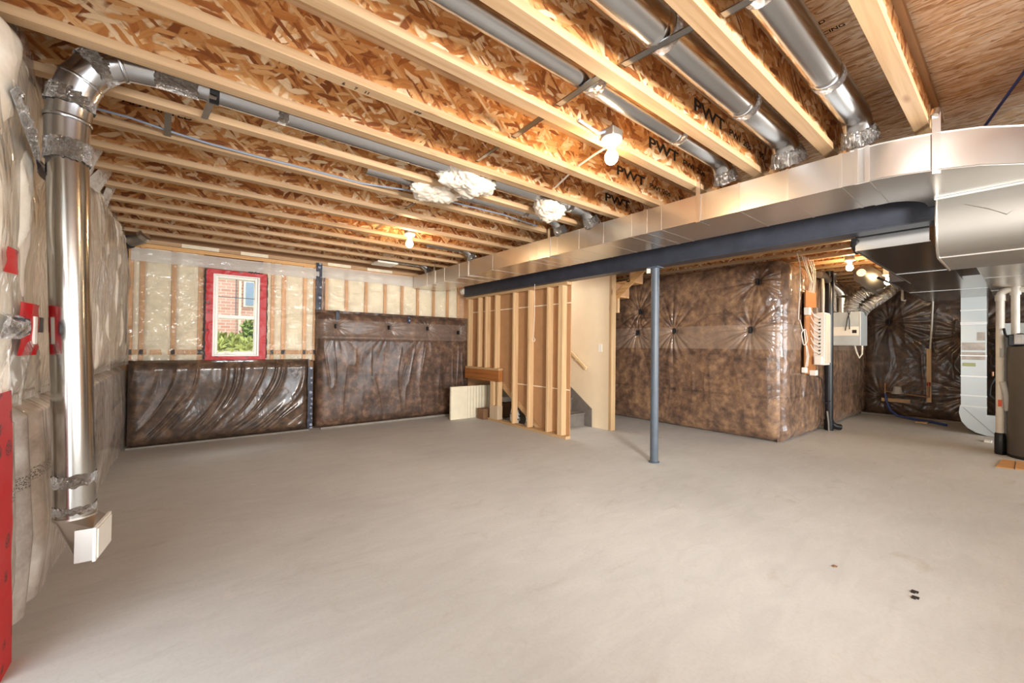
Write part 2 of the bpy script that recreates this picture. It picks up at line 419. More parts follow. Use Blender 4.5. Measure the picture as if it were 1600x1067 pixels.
m_greenblk = blanket_mat('pale_green_fibreglass_under_film', 'b9bfae', 'ccd0c2', 'dadccf', fold=(5, 5, 1.2), folds=0.5, sc=4.0)
m_batt = plain('cream_fibreglass', 'eadfc6', 0.9, 0.0, 0.5, 25, 0.10)
m_tuft = plain('loose_white_fibreglass', 'd9ccba', 0.95, 0.0, 0.7, 40, 0.10)
m_film = film_mat('clear_poly_film', fold=(3, 3, 6))
m_bandfilm = film_mat('milky_folded_poly_film', haze=0.55, fold=(3, 3, 8))
m_paper = plain('brown_drywall_paper', 'b0855d', 0.75, 0.0, 0.08, 40, 0.06)
m_jtape = plain('white_joint_tape', 'e9dcc7', 0.7)
m_dry = plain('cream_painted_drywall', 'ecd9b8', 0.6, 0.0, 0.05, 90, 0.02)
m_carpet = plain('grey_stair_carpet', '6f6860', 0.95, 0.0, 0.6, 160, 0.15)
m_white = plain('white_vinyl', 'efece4', 0.35, var=0.03)
m_whitepl = plain('white_plastic', 'f0ebe0', 0.4, var=0.03)
m_porc = plain('white_porcelain', 'f4efe6', 0.25, var=0.02)
m_black = plain('black_plastic', '15161a', 0.3, var=0.2)
m_rub = plain('black_rubber', '1b1b1d', 0.6)
m_pvc = plain('white_pvc_pipe', 'ddd6c8', 0.35, var=0.05)
m_copper = plain('copper_pipe', '9a7558', 0.4, 0.6)
m_hose = plain('blue_hose', '3a4c86', 0.4)
m_tank = plain('charcoal_tank_shell', '5a544c', 0.45, 0.0, 0.05, 120, 0.06)
m_card = plain('tan_cardboard', 'b98650', 0.85, 0.0, 0.1, 30, 0.1)
m_foam = plain('cream_foam_board', 'e4dac0', 0.85, 0.0, 0.4, 25, 0.05)
m_ink = plain('black_ink', '241a14', 0.8, var=0.0)
m_cable = plain('grey_blue_cable', '7f8a9c', 0.4)
m_wcable = plain('white_cable', 'e0dad0', 0.4)
m_gravel = plain('grey_litter', '8a8278', 0.9)
m_beige = plain('beige_panel_enamel', 'd9ccb6', 0.4, var=0.04)
m_panelside = plain('white_panel_enamel', 'e9e4d8', 0.35, var=0.03)
m_hrv = plain('pale_grey_enamel', 'c3cacb', 0.35, 0.3, var=0.06)
m_label = plain('printed_label', 'b9b3ac', 0.5, 0, 0, 60, 0.2)
m_brownbag = plain('brown_kraft_box', '7c5a3e', 0.8)

def tape_mat(name, base, mark, scale=9.0):
    t = NT(name); v = t.objco()
    vo = t.n('TexVoronoi', {'Vector': v, 'Scale': scale, 'Randomness': 0.35})
    d = vo.outputs['Distance']
    ring = t.math('MULTIPLY', t.sm(d, 0.30, 0.24), t.sm(t.noise(v, 130, 2), 0.42, 0.5))
    col = t.mix(t.math('MULTIPLY', ring, 0.85), lin(base), lin(mark))
    wr = t.noise(t.maprot(v, (14, 14, 40)), 1.0, 3, 0.6, 1.0)
    t.bsdf(Base_Color=col, Roughness=0.5, Coat_Weight=0.06, Coat_Roughness=0.2, Normal=t.bump(wr, 0.3, 0.005))
    return t.m
m_red = tape_mat('red_sheathing_tape', 'c2101a', '3a0a0c')
m_navy = tape_mat('navy_sheathing_tape', '121a33', 'b9c0d4', 14.0)

def emit(name, c, s):
    t = NT(name); t.surf(t.n('Emission', {0: c, 1: s}).outputs[0]); return t.m
m_bulb = emit('lit_bulb_glass', (1.0, 0.70, 0.38, 1), 300.0)
m_glass = NT('window_glass')
_tr = m_glass.n('BsdfTransparent', {0: (0.97, 0.99, 0.98, 1)}).outputs[0]; _gl = m_glass.n('BsdfGlossy', {1: 0.4}).outputs[0]
m_glass.surf(m_glass.n('MixShader', {0: 0.004, 1: _tr, 2: _gl}).outputs[0]); m_glass = m_glass.m

JB = 2.40; JT = 2.68        # underside and top of the floor joists
ORD = ['first', 'second', 'third', 'fourth', 'fifth', 'sixth', 'seventh', 'eighth', 'ninth', 'tenth', 'eleventh', 'twelfth', 'thirteenth', 'fourteenth', 'fifteenth', 'sixteenth', 'seventeenth', 'eighteenth']

# ================================================================== THE SETTING
fl = struct(MB().box(-0.9, 10.6, -7.2, 6.75, -0.12, 0.0).build('floor', m_floor, loc=(0, 0, 0)))
ceil = struct(thing('ceiling', (0, 0, JT)))
xs = [-0.76, 0.46, 1.68, 2.9, 4.12, 5.34, 6.56, 7.78, 9.0, 10.22, 10.6]
for i in range(len(xs)-1):
    ys = [-7.2, -0.75+(i % 2)*1.52, 1.69+(i % 2)*1.52, 4.13+(i % 2)*1.22, 6.75]
    for a, b in zip(ys[:-1], ys[1:]):
        MB().box(xs[i]+0.003, xs[i+1]-0.003, a+0.0015, b-0.0015, JT, JT+0.018+0.001*(i % 2)).build('panel', m_sheath, ceil)
MB().box(-0.9, 10.6, -7.2, 6.75, JT+0.03, JT+0.06).build('subfloor_cover', m_paper, ceil)

# --- I-joists on the window side of the beam
JX0, JX1 = -0.60, 3.72
LJ = JX1-JX0
def joist_meshes():
    a = MB().box(0, LJ, -0.0635, 0, 0, 0.038).build('bottom_flange', m_pineX, loc=(0, 0, 0))
    b = MB().box(0, LJ, -0.0365, -0.027, 0.036, JT-JB-0.036).build('web', m_osbweb, loc=(0, 0, 0))
    c = MB().box(0, LJ, -0.0635, 0, JT-JB-0.038, JT-JB).build('top_flange', m_pineX, loc=(0, 0, 0))
    return a, b, c
JY = [6.114, 5.668, 5.25, 4.854, 4.445, 4.028, 3.618, 3.206, 2.795, 2.393, 1.979, 1.58, 1.18, 0.775, 0.377, -0.03, -0.44, -0.85, -1.26]
proto = joist_meshes()
JO = []
for k, y in enumerate(JY):
    if k < len(ORD): od = ORD[k]
    else: od = 'nineteenth'
    extra = {7: ', grey cable along it', 9: ', above the white tufts', 12: ', printed with black letters', 14: ', nearest the duct elbow', 0: ', tight against that wall'}.get(k, '')
    r = thing('floor_joist', (JX0, y, JB), f'pine and strand board joist, {od} from the window wall{extra}', 'joist', 'joists over the open room')
    for p in proto:
        c = p if k == 0 else p.copy()
        if k: COL.objects.link(c)
        c.parent = r
    JO.append(r)
def text(body, size, loc, rot, mat, parent, name='printed_text', sx=1.0, bold=0.0, align='LEFT'):
    cu = bpy.data.curves.new(name, 'FONT'); cu.body = body; cu.size = size; cu.extrude = 0.0004; cu.offset = bold; cu.align_x = align
    to = bpy.data.objects.new('tmp', cu); COL.objects.link(to)
    dg = bpy.context.evaluated_depsgraph_get(); me = bpy.data.meshes.new_from_object(to.evaluated_get(dg))
    bpy.data.objects.remove(to); me.name = name; me.materials.clear(); me.materials.append(mat)
    o = bpy.data.objects.new(name, me); COL.objects.link(o); o.rotation_euler = rot; o.scale = (sx, 1, 1)
    if parent: o.parent = parent; o.location = Vector(loc)-wloc(parent)
    else: o.location = loc
    return o
RX = (math.pi/2, 0, 0)
for k, x in ((12, 2.18), (11, 2.36), (10, 2.55), (9, 2.93)):
    y = JY[k]-0.0372
    text('PWT', 0.10, (x, y, 2.525), RX, m_ink, JO[k], sx=1.75, bold=0.0022)
    if k != 9: [text(w_, 0.058, (x+0.44+dx_, y, 2.53), RX, m_ink, JO[k], sx=1.55, bold=0.001) for w_, dx_ in (('PWI', 0), ('20s', 0.20), ('95', 0.46))]
for w_, x_ in (('6', 0.545), ('7', 0.60), ('11', 0.645), ('SPF', 0.90)): text(w_, 0.03, (x_, 1.965, JB-0.0006), (math.pi, 0, 0), m_ink, JO[10], sx=0.9, bold=0.0008)
for k, x in ((8, -0.36), (7, -0.3)):
    text('APA RATED', 0.05, (x, JY[k]-0.0372, 2.55), RX, m_ink, JO[k], sx=1.2, bold=0.001)

# --- joists beyond the beam run the other way
LY = 7.2
fa = MB().box(0, 0.0635, 0, LY, 0, 0.038).build('bottom_flange', m_pineY, loc=(0, 0, 0))
fb = MB().box(0.027, 0.0365, 0, LY, 0.036, JT-JB-0.036).build('web', m_osbwebY, loc=(0, 0, 0))
fc = MB().box(0, 0.0635, 0, LY, JT-JB-0.038, JT-JB).build('top_flange', m_pineY, loc=(0, 0, 0))
for k in range(14):
    x = 4.35+0.43*k
    r = thing('floor_joist', (x, -1.0, JB), f'pine ceiling joist running parallel to the dark steel beam, {ORD[k]} one behind it', 'joist', 'joists beyond the steel beam')
    for p in (fa, fb, fc):
        c = p if k == 0 else p.copy()
        if k: COL.objects.link(c)
        c.parent = r

# --- back wall (with the window)
WY = 6.40
wb = struct(thing('wall_back', (1.6, WY+0.18, 0)))
# sheathing plane with the window opening
WX0, WX1, WZ0, WZ1 = 0.235, 0.80, 1.0, 2.10
sh = MB()
sh.box(-0.9, WX0, WY+0.10, WY+0.22, 0, JT); sh.box(WX1, 4.2, WY+0.10, WY+0.22, 0, JT)
sh.box(WX0, WX1, WY+0.10, WY+0.22, 0, WZ0); sh.box(WX0, WX1, WY+0.10, WY+0.22, WZ1, JT)
sh.box(4.2, 10.6, WY+0.10, WY+0.22, 0, JT)
sh.build('wall_sheathing', m_paper, wb)
left_studs = [-0.50, -0.40, -0.115, 0.145, 0.83, 0.925, 1.06, 1.325, 1.46]
right_studs = [1.615, 1.90, 2.195, 2.50, 2.785, 3.065, 3.365, 3.64, 3.86]
for x in left_studs:
    w = 0.05 if x in (0.83, 1.06, 0.145) else 0.04
    MB().box(x-w/2, x+w/2, WY, WY+0.10, 0.96, 2.30).build('stud', m_studdark, wb)
for x in right_studs:
    MB().box(x-0.02, x+0.02, WY, WY+0.10, 1.60, 2.30).build('stud', m_studdark, wb)
MB().box(-0.55, 0.19, WY, WY+0.10, 1.05, 1.11).build('sill_block', m_studdark, wb)
MB().box(0.85, 1.48, WY, WY+0.10, 1.05, 1.11).build('sill_block', m_studdark, wb)
MB().box(-0.55, 4.1, WY-0.01, WY+0.10, 2.30, 2.345).build('top_plate', wood('pine_plate', 'd7a86c', 0), wb)
MB().box(-0.55, 4.1, WY-0.01, WY+0.10, 2.35, 2.395).build('top_plate', m_pineX, wb)
def batt(x0, x1, z0, z1):
    w, h = x1-x0, z1-z0
    pl = pillow(w, h, 0.028, 0.05, 0.06); s = int(x0*100) % 50
    sheet('insulation_batt', (x0, WY+0.035, z0), (1, 0, 0), (0, 0, 1), (0, -1, 0), w, h, 14, 30, lambda u, v: pl(u, v)+0.012*vn(u*9, v*4+s, s), m_batt, wb)
allst = left_studs
for a, b in zip(left_studs[:-1], left_studs[1:]):
    if a == 0.145: continue
    if b-a > 0.09: batt(a+0.018, b-0.018, 0.97, 2.30)
for a, b in zip(right_studs[:-1], right_studs[1:]): batt(a+0.02, b-0.02, 1.60, 2.30)
# poly film in front of the studs (real sheet, a little slack)
def slack(seed): return lambda u, v: 0.006+0.012*ridge(u*5+0.6*vn(u*2, v*3, seed), v*2.2, seed+1)**3+0.006*vn(u*3, v*3, seed+2)
sheet('poly_film', (-0.55, WY, 0.96), (1, 0, 0), (0, 0, 1), (0, -1, 0), 0.76, 1.20, 70, 90, slack(3), m_film, wb)
sheet('poly_film', (0.82, WY, 0.96), (1, 0, 0), (0, 0, 1), (0, -1, 0), 0.70, 1.20, 64, 90, slack(9), m_film, wb)
sheet('poly_film', (1.52, WY, 1.58), (1, 0, 0), (0, 0, 1), (0, -1, 0), 2.45, 0.60, 190, 50, slack(15), m_film, wb)
# milky folded flap along the top
def flap(u, v): return 0.02+0.012*np.sin(v*22)+0.014*ridge(u*3.5, v*3, 41)**2
sheet('folded_film', (-0.50, WY, 2.135), (1, 0, -0.0), (0, 0, 1), (0, -1, 0), 2.0, 0.15, 120, 14, flap, m_bandfilm, wb)
sheet('folded_film', (1.50, WY, 2.165), (1, 0, 0), (0, 0, 1), (0, -1, 0), 1.6, 0.17, 100, 14, flap, m_bandfilm, wb)
for x0, x1 in ((-0.05, 0.32), (0.55, 0.86), (1.62, 1.95), (2.2, 2.6)):
    MB().box(x0, x1, WY-0.02, WY-0.012, 2.349, 2.394).build('batt_strip', m_batt, wb)

# --- window
win = struct(thing('window_1', (0.52, WY, 1.0)))
fy0, fy1 = WY-0.045, WY+0.12
def frame(mb, x0, x1, z0, z1, w, y0, y1, bev=0.004):
    mb.box(x0, x0+w, y0, y1, z0, z1, bev); mb.box(x1-w, x1, y0, y1, z0, z1, bev)
    mb.box(x0+w, x1-w, y0, y1, z0, z0+w, bev); mb.box(x0+w, x1-w, y0, y1, z1-w, z1, bev)
fr = MB(); frame(fr, 0.262, 0.772, 1.022, 2.082, 0.028, fy0, fy1); fr.build('window_frame', m_white, win)
sa = MB(); frame(sa, 0.290, 0.744, 1.050, 2.054, 0.030, fy0+0.02, fy1-0.03); sash = sa.build('sash', m_white, win)
MB().box(0.318, 0.716, fy0+0.024, fy1-0.04, 1.512, 1.556, 0.004).build('meeting_rail', m_white, sash)
mu = MB().box(0.504, 0.513, fy0+0.05, fy0+0.064, 1.556, 2.03); mu.build('muntin', m_col, sash)
MB().box(0.318, 0.716, fy0+0.05, fy0+0.064, 1.783, 1.792).build('muntin', m_col, sash)
MB().box(0.318, 0.716, fy0+0.066, fy0+0.072, 1.556, 2.026).build('pane', m_glass, sash)
MB().box(0.318, 0.716, fy0+0.066, fy0+0.072, 1.078, 1.514).build('pane', m_glass, sash)
hd = MB().box(0.40, 0.50, fy0-0.02, fy0+0.005, 1.052, 1.066, 0.003).bar((0.41, fy0-0.022, 1.066), (0.49, fy0-0.03, 1.082), 0.012, 0.01)
hd.build('crank_handle', m_whitepl, sash)
# red tape round the frame: strips folded from the wall film on to the frame
def rtape(x0, x1, z0, z1, seed):
    w, h = x1-x0, z1-z0
    sheet('red_tape', (x0, WY-0.05, z0), (1, 0, 0), (0, 0, 1), (0, -1, 0), w, h, max(6, int(w*80)), max(6, int(h*80)),
          lambda u, v: 0.004+0.005*ridge(u*14, v*14, seed)**2, m_red, win)
rtape(0.193, 0.266, 0.978, 2.125, 1); rtape(0.768, 0.845, 0.970, 2.112, 2)
rtape(0.20, 0.84, 2.070, 2.122, 3); rtape(0.20, 0.84, 0.972, 1.030, 4)
bl = MB()
for i in range(26):
    z = 1.0+i*0.043; x = 0.186+0.006*math.sin(i*2.1)
    bl.box(x-0.006, x+0.006, WY-0.058, WY-0.03, z, z+0.046)
    bl.box(0.848+0.004*math.sin(i*1.7), 0.857+0.004*math.sin(i*1.7), WY-0.058, WY-0.03, z, z+0.046)
for i in range(10): bl.box(0.63+i*0.013, 0.645+i*0.013, WY-0.062, WY-0.03, 2.118+0.008*math.sin(i*2.4), 2.132+0.008*math.sin(i*2.4))
bl.build('acoustic_sealant', m_rub, win)

# --- left wall: backing, insulated face in lower and upper runs
wl = struct(thing('wall_left', (-0.76, 4.3, 0)))
MB().box(-0.86, -0.76, 2.25, 6.55, 0, JT).build('wall_sheathing', m_paper, wl)
# patio door opening behind the camera's left shoulder
wl2 = struct(thing('wall_left_rear', (-0.76, -1.6, 0)))
MB().box(-0.86, -0.60, -7.2, -0.10, 0, JT).build('wall_sheathing', m_whiteblk, wl2)
MB().box(-0.86, -0.60, -0.10, 2.19, 2.12, JT).build('wall_sheathing', m_whiteblk, wl2)
dj = struct(thing('door_1', (-0.72, 1.05, 0)))
MB().box(-0.80, -0.64, -0.10, -0.04, 0, 2.12, 0.004).build('door_jamb', m_white, dj)
MB().box(-0.80, -0.64, 2.13, 2.19, 0, 2.12, 0.004).build('door_jamb', m_white, dj)
MB().box(-0.80, -0.64, -0.04, 2.13, 2.06, 2.12, 0.004).build('door_head', m_white, dj)

def lower_left(u, v):      # u along y from 2.2, v height; bulging bag that tucks in at floor and ledge
    t = v/0.965
    prof = (0.86+0.14*np.clip(t/0.35, 0, 1))*np.clip((1-t)/0.10, 0, 1)**0.5*(1-0.16*t)
    seam = np.exp(-((u-0.42)/0.05)**2)*0.05+np.exp(-((u-0.62)/0.05)**2)*0.05+np.exp(-((u-2.0)/0.03)**2)*0.02
    return 0.05+0.205*prof-seam*prof+0.005*ridge(u*3, v*2.0, 5)**3*prof+0.010*vn(u*3, v*3, 8)
lowl = sheet('insulation_blanket', (-0.76, 2.20, 0.0), (0, 1, 0), (0, 0, 1), (1, 0, 0), 4.20, 0.965, 260, 80, lower_left, m_greyblk)
tag(lowl, 'greyish bulging insulation blanket under film along the foot of the left wall', 'insulation')
led = MB().box(-0.76, -0.57, 2.2, 6.38, 0.93, 0.962).build('ledge', m_whiteblk, lowl)
up = thing('upper_insulation', (-0.70, 4.3, 0.96), 'white puffy insulation in clear film on the left wall above the grey blanket', 'insulation')
def ubatt(y0, y1, mat, bulge, seed, z1=2.40, lean=0.0):
    w = y1-y0; h = z1-0.95; pl = pillow(w, h, bulge, min(0.12, w/2.2), 0.09)
    sheet('insulation_batt', (-0.74, y0, 0.95), (0, 1, 0), (0, 0, 1), (1, 0, 0), w, h, max(16, int(w*60)), 96,
          lambda u, v: 0.10+pl(u, v)+0.018*vn(u*7, v*5, seed)+0.02*ridge(u*6+vn(u*3, v*4, seed), v*2.5, seed+3)**4-lean*v, mat, up)
for i, (a, b, mt, bg_) in enumerate(((2.2, 2.46, m_whiteblk, 0.11), (2.47, 2.70, m_whiteblk, 0.10), (2.71, 2.98, m_greenblk, 0.08), (2.99, 3.42, m_whiteblk, 0.09), (3.43, 3.84, m_whiteblk, 0.10),
     (3.85, 4.26, m_whiteblk, 0.09), (4.27, 4.70, m_whiteblk, 0.10), (4.71, 5.2, m_whiteblk, 0.10), (5.21, 5.7, m_whiteblk, 0.11), (5.71, 6.38, m_whiteblk, 0.10))):
    ubatt(a, b, m_whiteblk, bg_, 20+i)
# film stretched over it and up into the joist bays
sheet('poly_film', (-0.74, 2.2, 0.95), (0, 1, 0), (0, 0, 1), (1, 0, 0), 4.18, 1.50, 300, 110,
      lambda u, v: 0.205-0.045*np.exp(-((v-1.5)/0.2)**2)+0.035*ridge(u*4+0.8*vn(u*2, v*3, 61), v*1.6, 62)**3+0.02*vn(u*6, v*4, 63), film_mat('clear_wrinkled_film', haze=0.15, fold=(3, 4, 1.6), folds=0.7), up)
def ltape(y0, y1, z0, z1, mat, name, x=-0.50, seed=0, d=0.01):
    w, h = y1-y0, z1-z0
    return sheet(name, (x, y0, z0), (0, 1, 0), (0, 0, 1), (1, 0, 0), w, h, max(6, int(w*90)), max(6, int(h*90)), lambda u, v: d*ridge(u*16, v*16, seed)+0.01*np.sin(u*9), mat, up)
ltape(2.58, 2.70, 1.905, 1.965, m_navy, 'navy_tape', -0.505, 1)
ltape(2.28, 2.48, 1.225, 1.285, m_navy, 'navy_tape', -0.50, 2)
ltape(2.60, 2.70, 1.235, 1.30, m_navy, 'navy_tape', -0.50, 3)
ltape(2.42, 2.62, 1.14, 1.35, m_red, 'red_tape', -0.505, 4)
ltape(2.22, 2.33, 1.44, 1.53, m_red, 'red_tape', -0.50, 6)
bx = MB().box(-0.50, -0.482, 2.535, 2.575, 1.185, 1.30, 0.003); bx.build('outlet_box', m_whitepl, up)
sheet('twisted_film', (-0.515, 2.26, 2.09), (0, 0.92, -0.38), (0, 0.38, 0.92), (1, 0, 0), 0.46, 0.06, 70, 12, lambda u, v: 0.012+0.030*ridge(u*16, v*30, 91)**2*np.sin(np.pi*np.clip(v/0.06, 0, 1)), m_foil, up)
sheet('twisted_film', (-0.51, 2.20, 1.205), (0, 1, 0), (0, 0, 1), (1, 0, 0), 0.24, 0.09, 40, 16, lambda u, v: 0.012+0.035*ridge(u*20, v*22, 92)**2*np.sin(np.pi*np.clip(v/0.09, 0, 1)), m_foil, up)
rs = sheet('red_tape_strip', (-0.76, 2.228, 0.0), (0, 1, 0), (0, -0.075, 1), (1, 0, 0), 0.135, 1.02, 14, 90, lambda u, v: 0.272+0.004*ridge(u*8, v*5, 77), m_red)
tag(rs, 'long red tape strip standing up the left wall in the lower left corner', 'tape')
# torn film corner where the joists meet the wall
for k in (3, 4, 5, 6, 7):
    y = JY[k]-0.40
    sheet('film_corner', (-0.56, y+0.02, 2.30), (0, 1, 0), (0.35, 0, 1), (1, 0, -0.3), 0.30, 0.34, 20, 20, lambda u, v: 0.03*ridge(u*8, v*6, k)+0.02*np.sin(u*10), m_bandfilm, up)

# --- brown blankets on the back wall
pbl = pillow(1.86, 0.985, 0.13, 0.10, 0.12)
def dispL(u, v):
    q = u-0.55*(1-(1-np.clip(v/0.985, 0, 1))**2.5)*(0.7+0.3*u)
    folds = ridge(q*17+0.9*vn(u*3, v*2, 3), v*1.3, 4)**2*0.020*np.clip(v/0.2, 0, 1)
    return 0.02+pbl(u, v)+folds+0.012*vn(u*4, v*4, 5)
b1 = sheet('insulation_blanket', (-0.50, 6.36, 0.0), (1, 0, 0), (0, 0, 1), (0, -1, 0), 1.88, 0.985, 230, 110, dispL, m_brownL)
tag(b1, 'low dark brown insulation blanket with slanting glossy folds under the window', 'insulation')
pr = pillow(2.56, 1.66, 0.12, 0.12, 0.14)
pins = [(0.24, 1.46), (1.04, 1.47), (1.70, 1.48), (2.30, 1.43)]
pn = pinches(pins, 4, 0.33, 0.03, 0.014)
def dispR(u, v):
    folds = ridge(u*9+1.0*vn(u*2.5, v*1.5, 13), v*0.9, 14)**5*0.012*np.clip((1.25-v)/0.3, 0, 1)*np.clip(v/0.3, 0, 1)
    lip = 0.03*np.exp(-((v-1.3)/0.03)**2)
    return 0.02+pr(u, v)+folds+pn(u, v)+0.014*vn(u*4, v*4, 15)+lip*0.6
b2 = sheet('insulation_blanket', (1.46, 6.37, 0.0), (1, 0, 0), (0, 0, 1), (0, -1, 0), 2.56, 1.66, 290, 170, dispR, m_brownR)
tag(b2, 'tall brown insulation blanket on the window wall, right of the navy tape seam', 'insulation')
b3 = sheet('ledge_film', (1.46, 6.36, 1.60), (1, 0, 0), (0, -0.35, 1), (0, -1, 0), 2.56, 0.09, 120, 8, lambda u, v: 0.02*ridge(u*7, v*8, 8), m_brownR, b2)
for (pu, pv) in pins:
    MB().box(1.46+pu-0.008, 1.46+pu+0.008, 6.19, 6.30, pv-0.035, pv+0.03, 0.004).build('pinch_tie', m_rub, b2)
def navy(x0, x1, z0, z1, y, seed, par=None):
    w, h = x1-x0, z1-z0
    return sheet('navy_tape', (x0, y, z0), (1, 0, 0), (0, 0, 1), (0, -1, 0), w, h, 8, max(6, int(h*60)), lambda u, v: 0.006*ridge(u*15, v*14, seed)+0.006*np.sin(v*4), m_navy, par)
t1 = navy(1.345, 1.405, 0.02, 0.88, 6.215, 1); tag(t1, 'lower navy tape seam between the two brown blankets on the window wall', 'tape')
t2 = navy(1.46, 1.54, 1.63, 2.37, 6.37, 2); tag(t2, 'upper navy tape seam on the cream film right of the window', 'tape')
navy(1.70, 1.75, 1.55, 1.69, 6.22, 3, b2); navy(2.80, 2.85, 1.53, 1.65, 6.22, 4, b2)
kb = struct(MB().box(1.50, 4.0, 6.14, 6.17, 0.0, 0.03, 0.006).box(-0.5, 1.36, 6.18, 6.21, 0, 0.02, 0.005).build('baseboard_back', m_gravel))
kb.name = 'trim_1'

# ================================================================== STEEL
beam = thing('steel_beam', (3.85, 3.0, 2.05), 'dark navy steel beam running across under the joists', 'beam')
by0, by1 = -1.2, 6.12
MB().box(3.785, 3.935, by0, by1, 2.05, 2.064, 0.002).build('flange', m_steel, beam)
MB().box(3.785, 3.935, by0, by1, 2.346, 2.36, 0.002).build('flange', m_steel, beam)
MB().box(3.80, 3.815, by0, by1, 2.064, 2.346).build('web', m_steel, beam)
MB().box(3.78, 3.94, by0, by1, 2.36, 2.398).build('nailer', m_pineY, beam)
bc = MB().lathe((3.80, 6.13, 2.15), [(0.01, -0.02), (0.05, -0.02), (0.06, 0.03), (0.02, 0.05)], 12, 1).build('foam_plug', m_tuft, beam, True)
sp = thing('support_post', (3.86, 2.43, 0), 'round slate grey steel post standing under the beam', 'post')
MB().tube([(3.86, 2.425, 0.008), (3.86, 2.425, 2.038)], 0.041, 28).build('shaft', m_col, sp, True)
MB().box(3.80, 3.92, 2.365, 2.485, 2.036, 2.05, 0.002).build('cap_plate', m_col, sp)
MB().lathe((3.86, 2.425, 0), [(0.055, 0), (0.055, 0.012), (0.042, 0.016)], 28).build('base_collar', m_col, sp, True)
wt = MB().box(3.825, 3.85, 2.475, 2.51, 1.99, 2.045, 0.002).build('white_tag', m_whitepl, sp)

# ================================================================== TRUNK DUCT
td = thing('trunk_duct', (3.2, 3.0, 2.14), 'long rectangular galvanised trunk duct hung beneath the joists beside the beam', 'duct')
ZB, ZT = 2.14, 2.335
outer = [(2.95, 6.33), (2.95, 0.62), (2.958, 0.50), (2.985, 0.40), (3.04, 0.27), (3.12, 0.14), (3.26, 0.0), (3.45, -0.10), (3.66, -0.15), (3.775, -0.16)]
inner = [(3.47, 6.33), (3.47, 0.62), (3.48, 0.55), (3.50, 0.50), (3.53, 0.46), (3.57, 0.43), (3.62, 0.405), (3.66, 0.395), (3.72, 0.39), (3.775, 0.388)]
mb = MB(); vs = []; fs = []
for (a, b) in zip(outer, inner):
    vs += [(a[0], a[1], ZB), (a[0], a[1], ZT), (b[0], b[1], ZT), (b[0], b[1], ZB)]
for i in range(len(outer)-1):
    for k in range(4): fs.append((i*4+k, i*4+(k+1) % 4, i*4+4+(k+1) % 4, i*4+4+k))
fs += [(0, 1, 2, 3), tuple(4*(len(outer)-1)+k for k in (3, 2, 1, 0))]
mb.add(vs, fs); mb.build('duct_body', m_galv, td, True, angle=25)
def ring(y, w, t=0.0025, name='seam', mat=m_galv):
    r = MB(); y0, y1 = y-w/2, y+w/2
    r.box(2.95-t, 2.951, y0, y1, ZB-t, ZT+t); r.box(3.469, 3.47+t, y0, y1, ZB-t, ZT+t)
    r.box(2.95, 3.47, y0, y1, ZB-t, ZB+0.001); r.box(2.95, 3.47, y0, y1, ZT-0.001, ZT+t)
    r.build(name, mat, td)
for y, w in ((5.85, 0.012), (5.3, 0.012), (4.89, 0.02), (4.64, 0.012), (4.1, 0.012), (3.416, 0.012), (3.279, 0.025), (3.08, 0.012), (2.977, 0.012), (2.682, 0.012), (2.388, 0.012), (2.087, 0.010),
             (1.951, 0.035), (1.811, 0.012), (1.222, 0.014), (0.932, 0.014), (0.665, 0.016)):
    ring(y, w)
e = MB(); e.box(2.944, 2.952, 0.535, 0.555, ZB-0.004, ZT+0.004).box(2.944, 2.952, 0.585, 0.60, ZB-0.004, ZT+0.004).box(2.95, 3.47, 0.535, 0.60, ZB-0.005, ZB+0.001); e.build('drive_cleat', m_galv, td)
lip = MB(); lip.tube([(x-0.003, y, ZB) for x, y in outer[1:9]], 0.004, 6).tube([(x-0.003, y, ZT) for x, y in outer[1:9]], 0.004, 6); lip.build('seam', m_galv, td, True)
for y in (5.6, 4.66, 3.09, 1.504):
    st = MB().box(2.942, 2.948, y-0.016, y+0.016, ZB-0.004, JB+0.03).box(2.942, 3.10, y-0.016, y+0.016, ZB-0.009, ZB-0.005); st.build('hanger_strap', m_galv, td)
st = MB().bar((3.03, 0.285, ZB-0.02), (3.03, 0.285, JB+0.04), 0.035, 0.006, (0.87, 0.5, 0)); st.tube([(3.02, 0.29, JB+0.02), (3.035, 0.285, JB+0.055)], 0.018, 10); st.build('hanger_strap', m_galv, td, True)

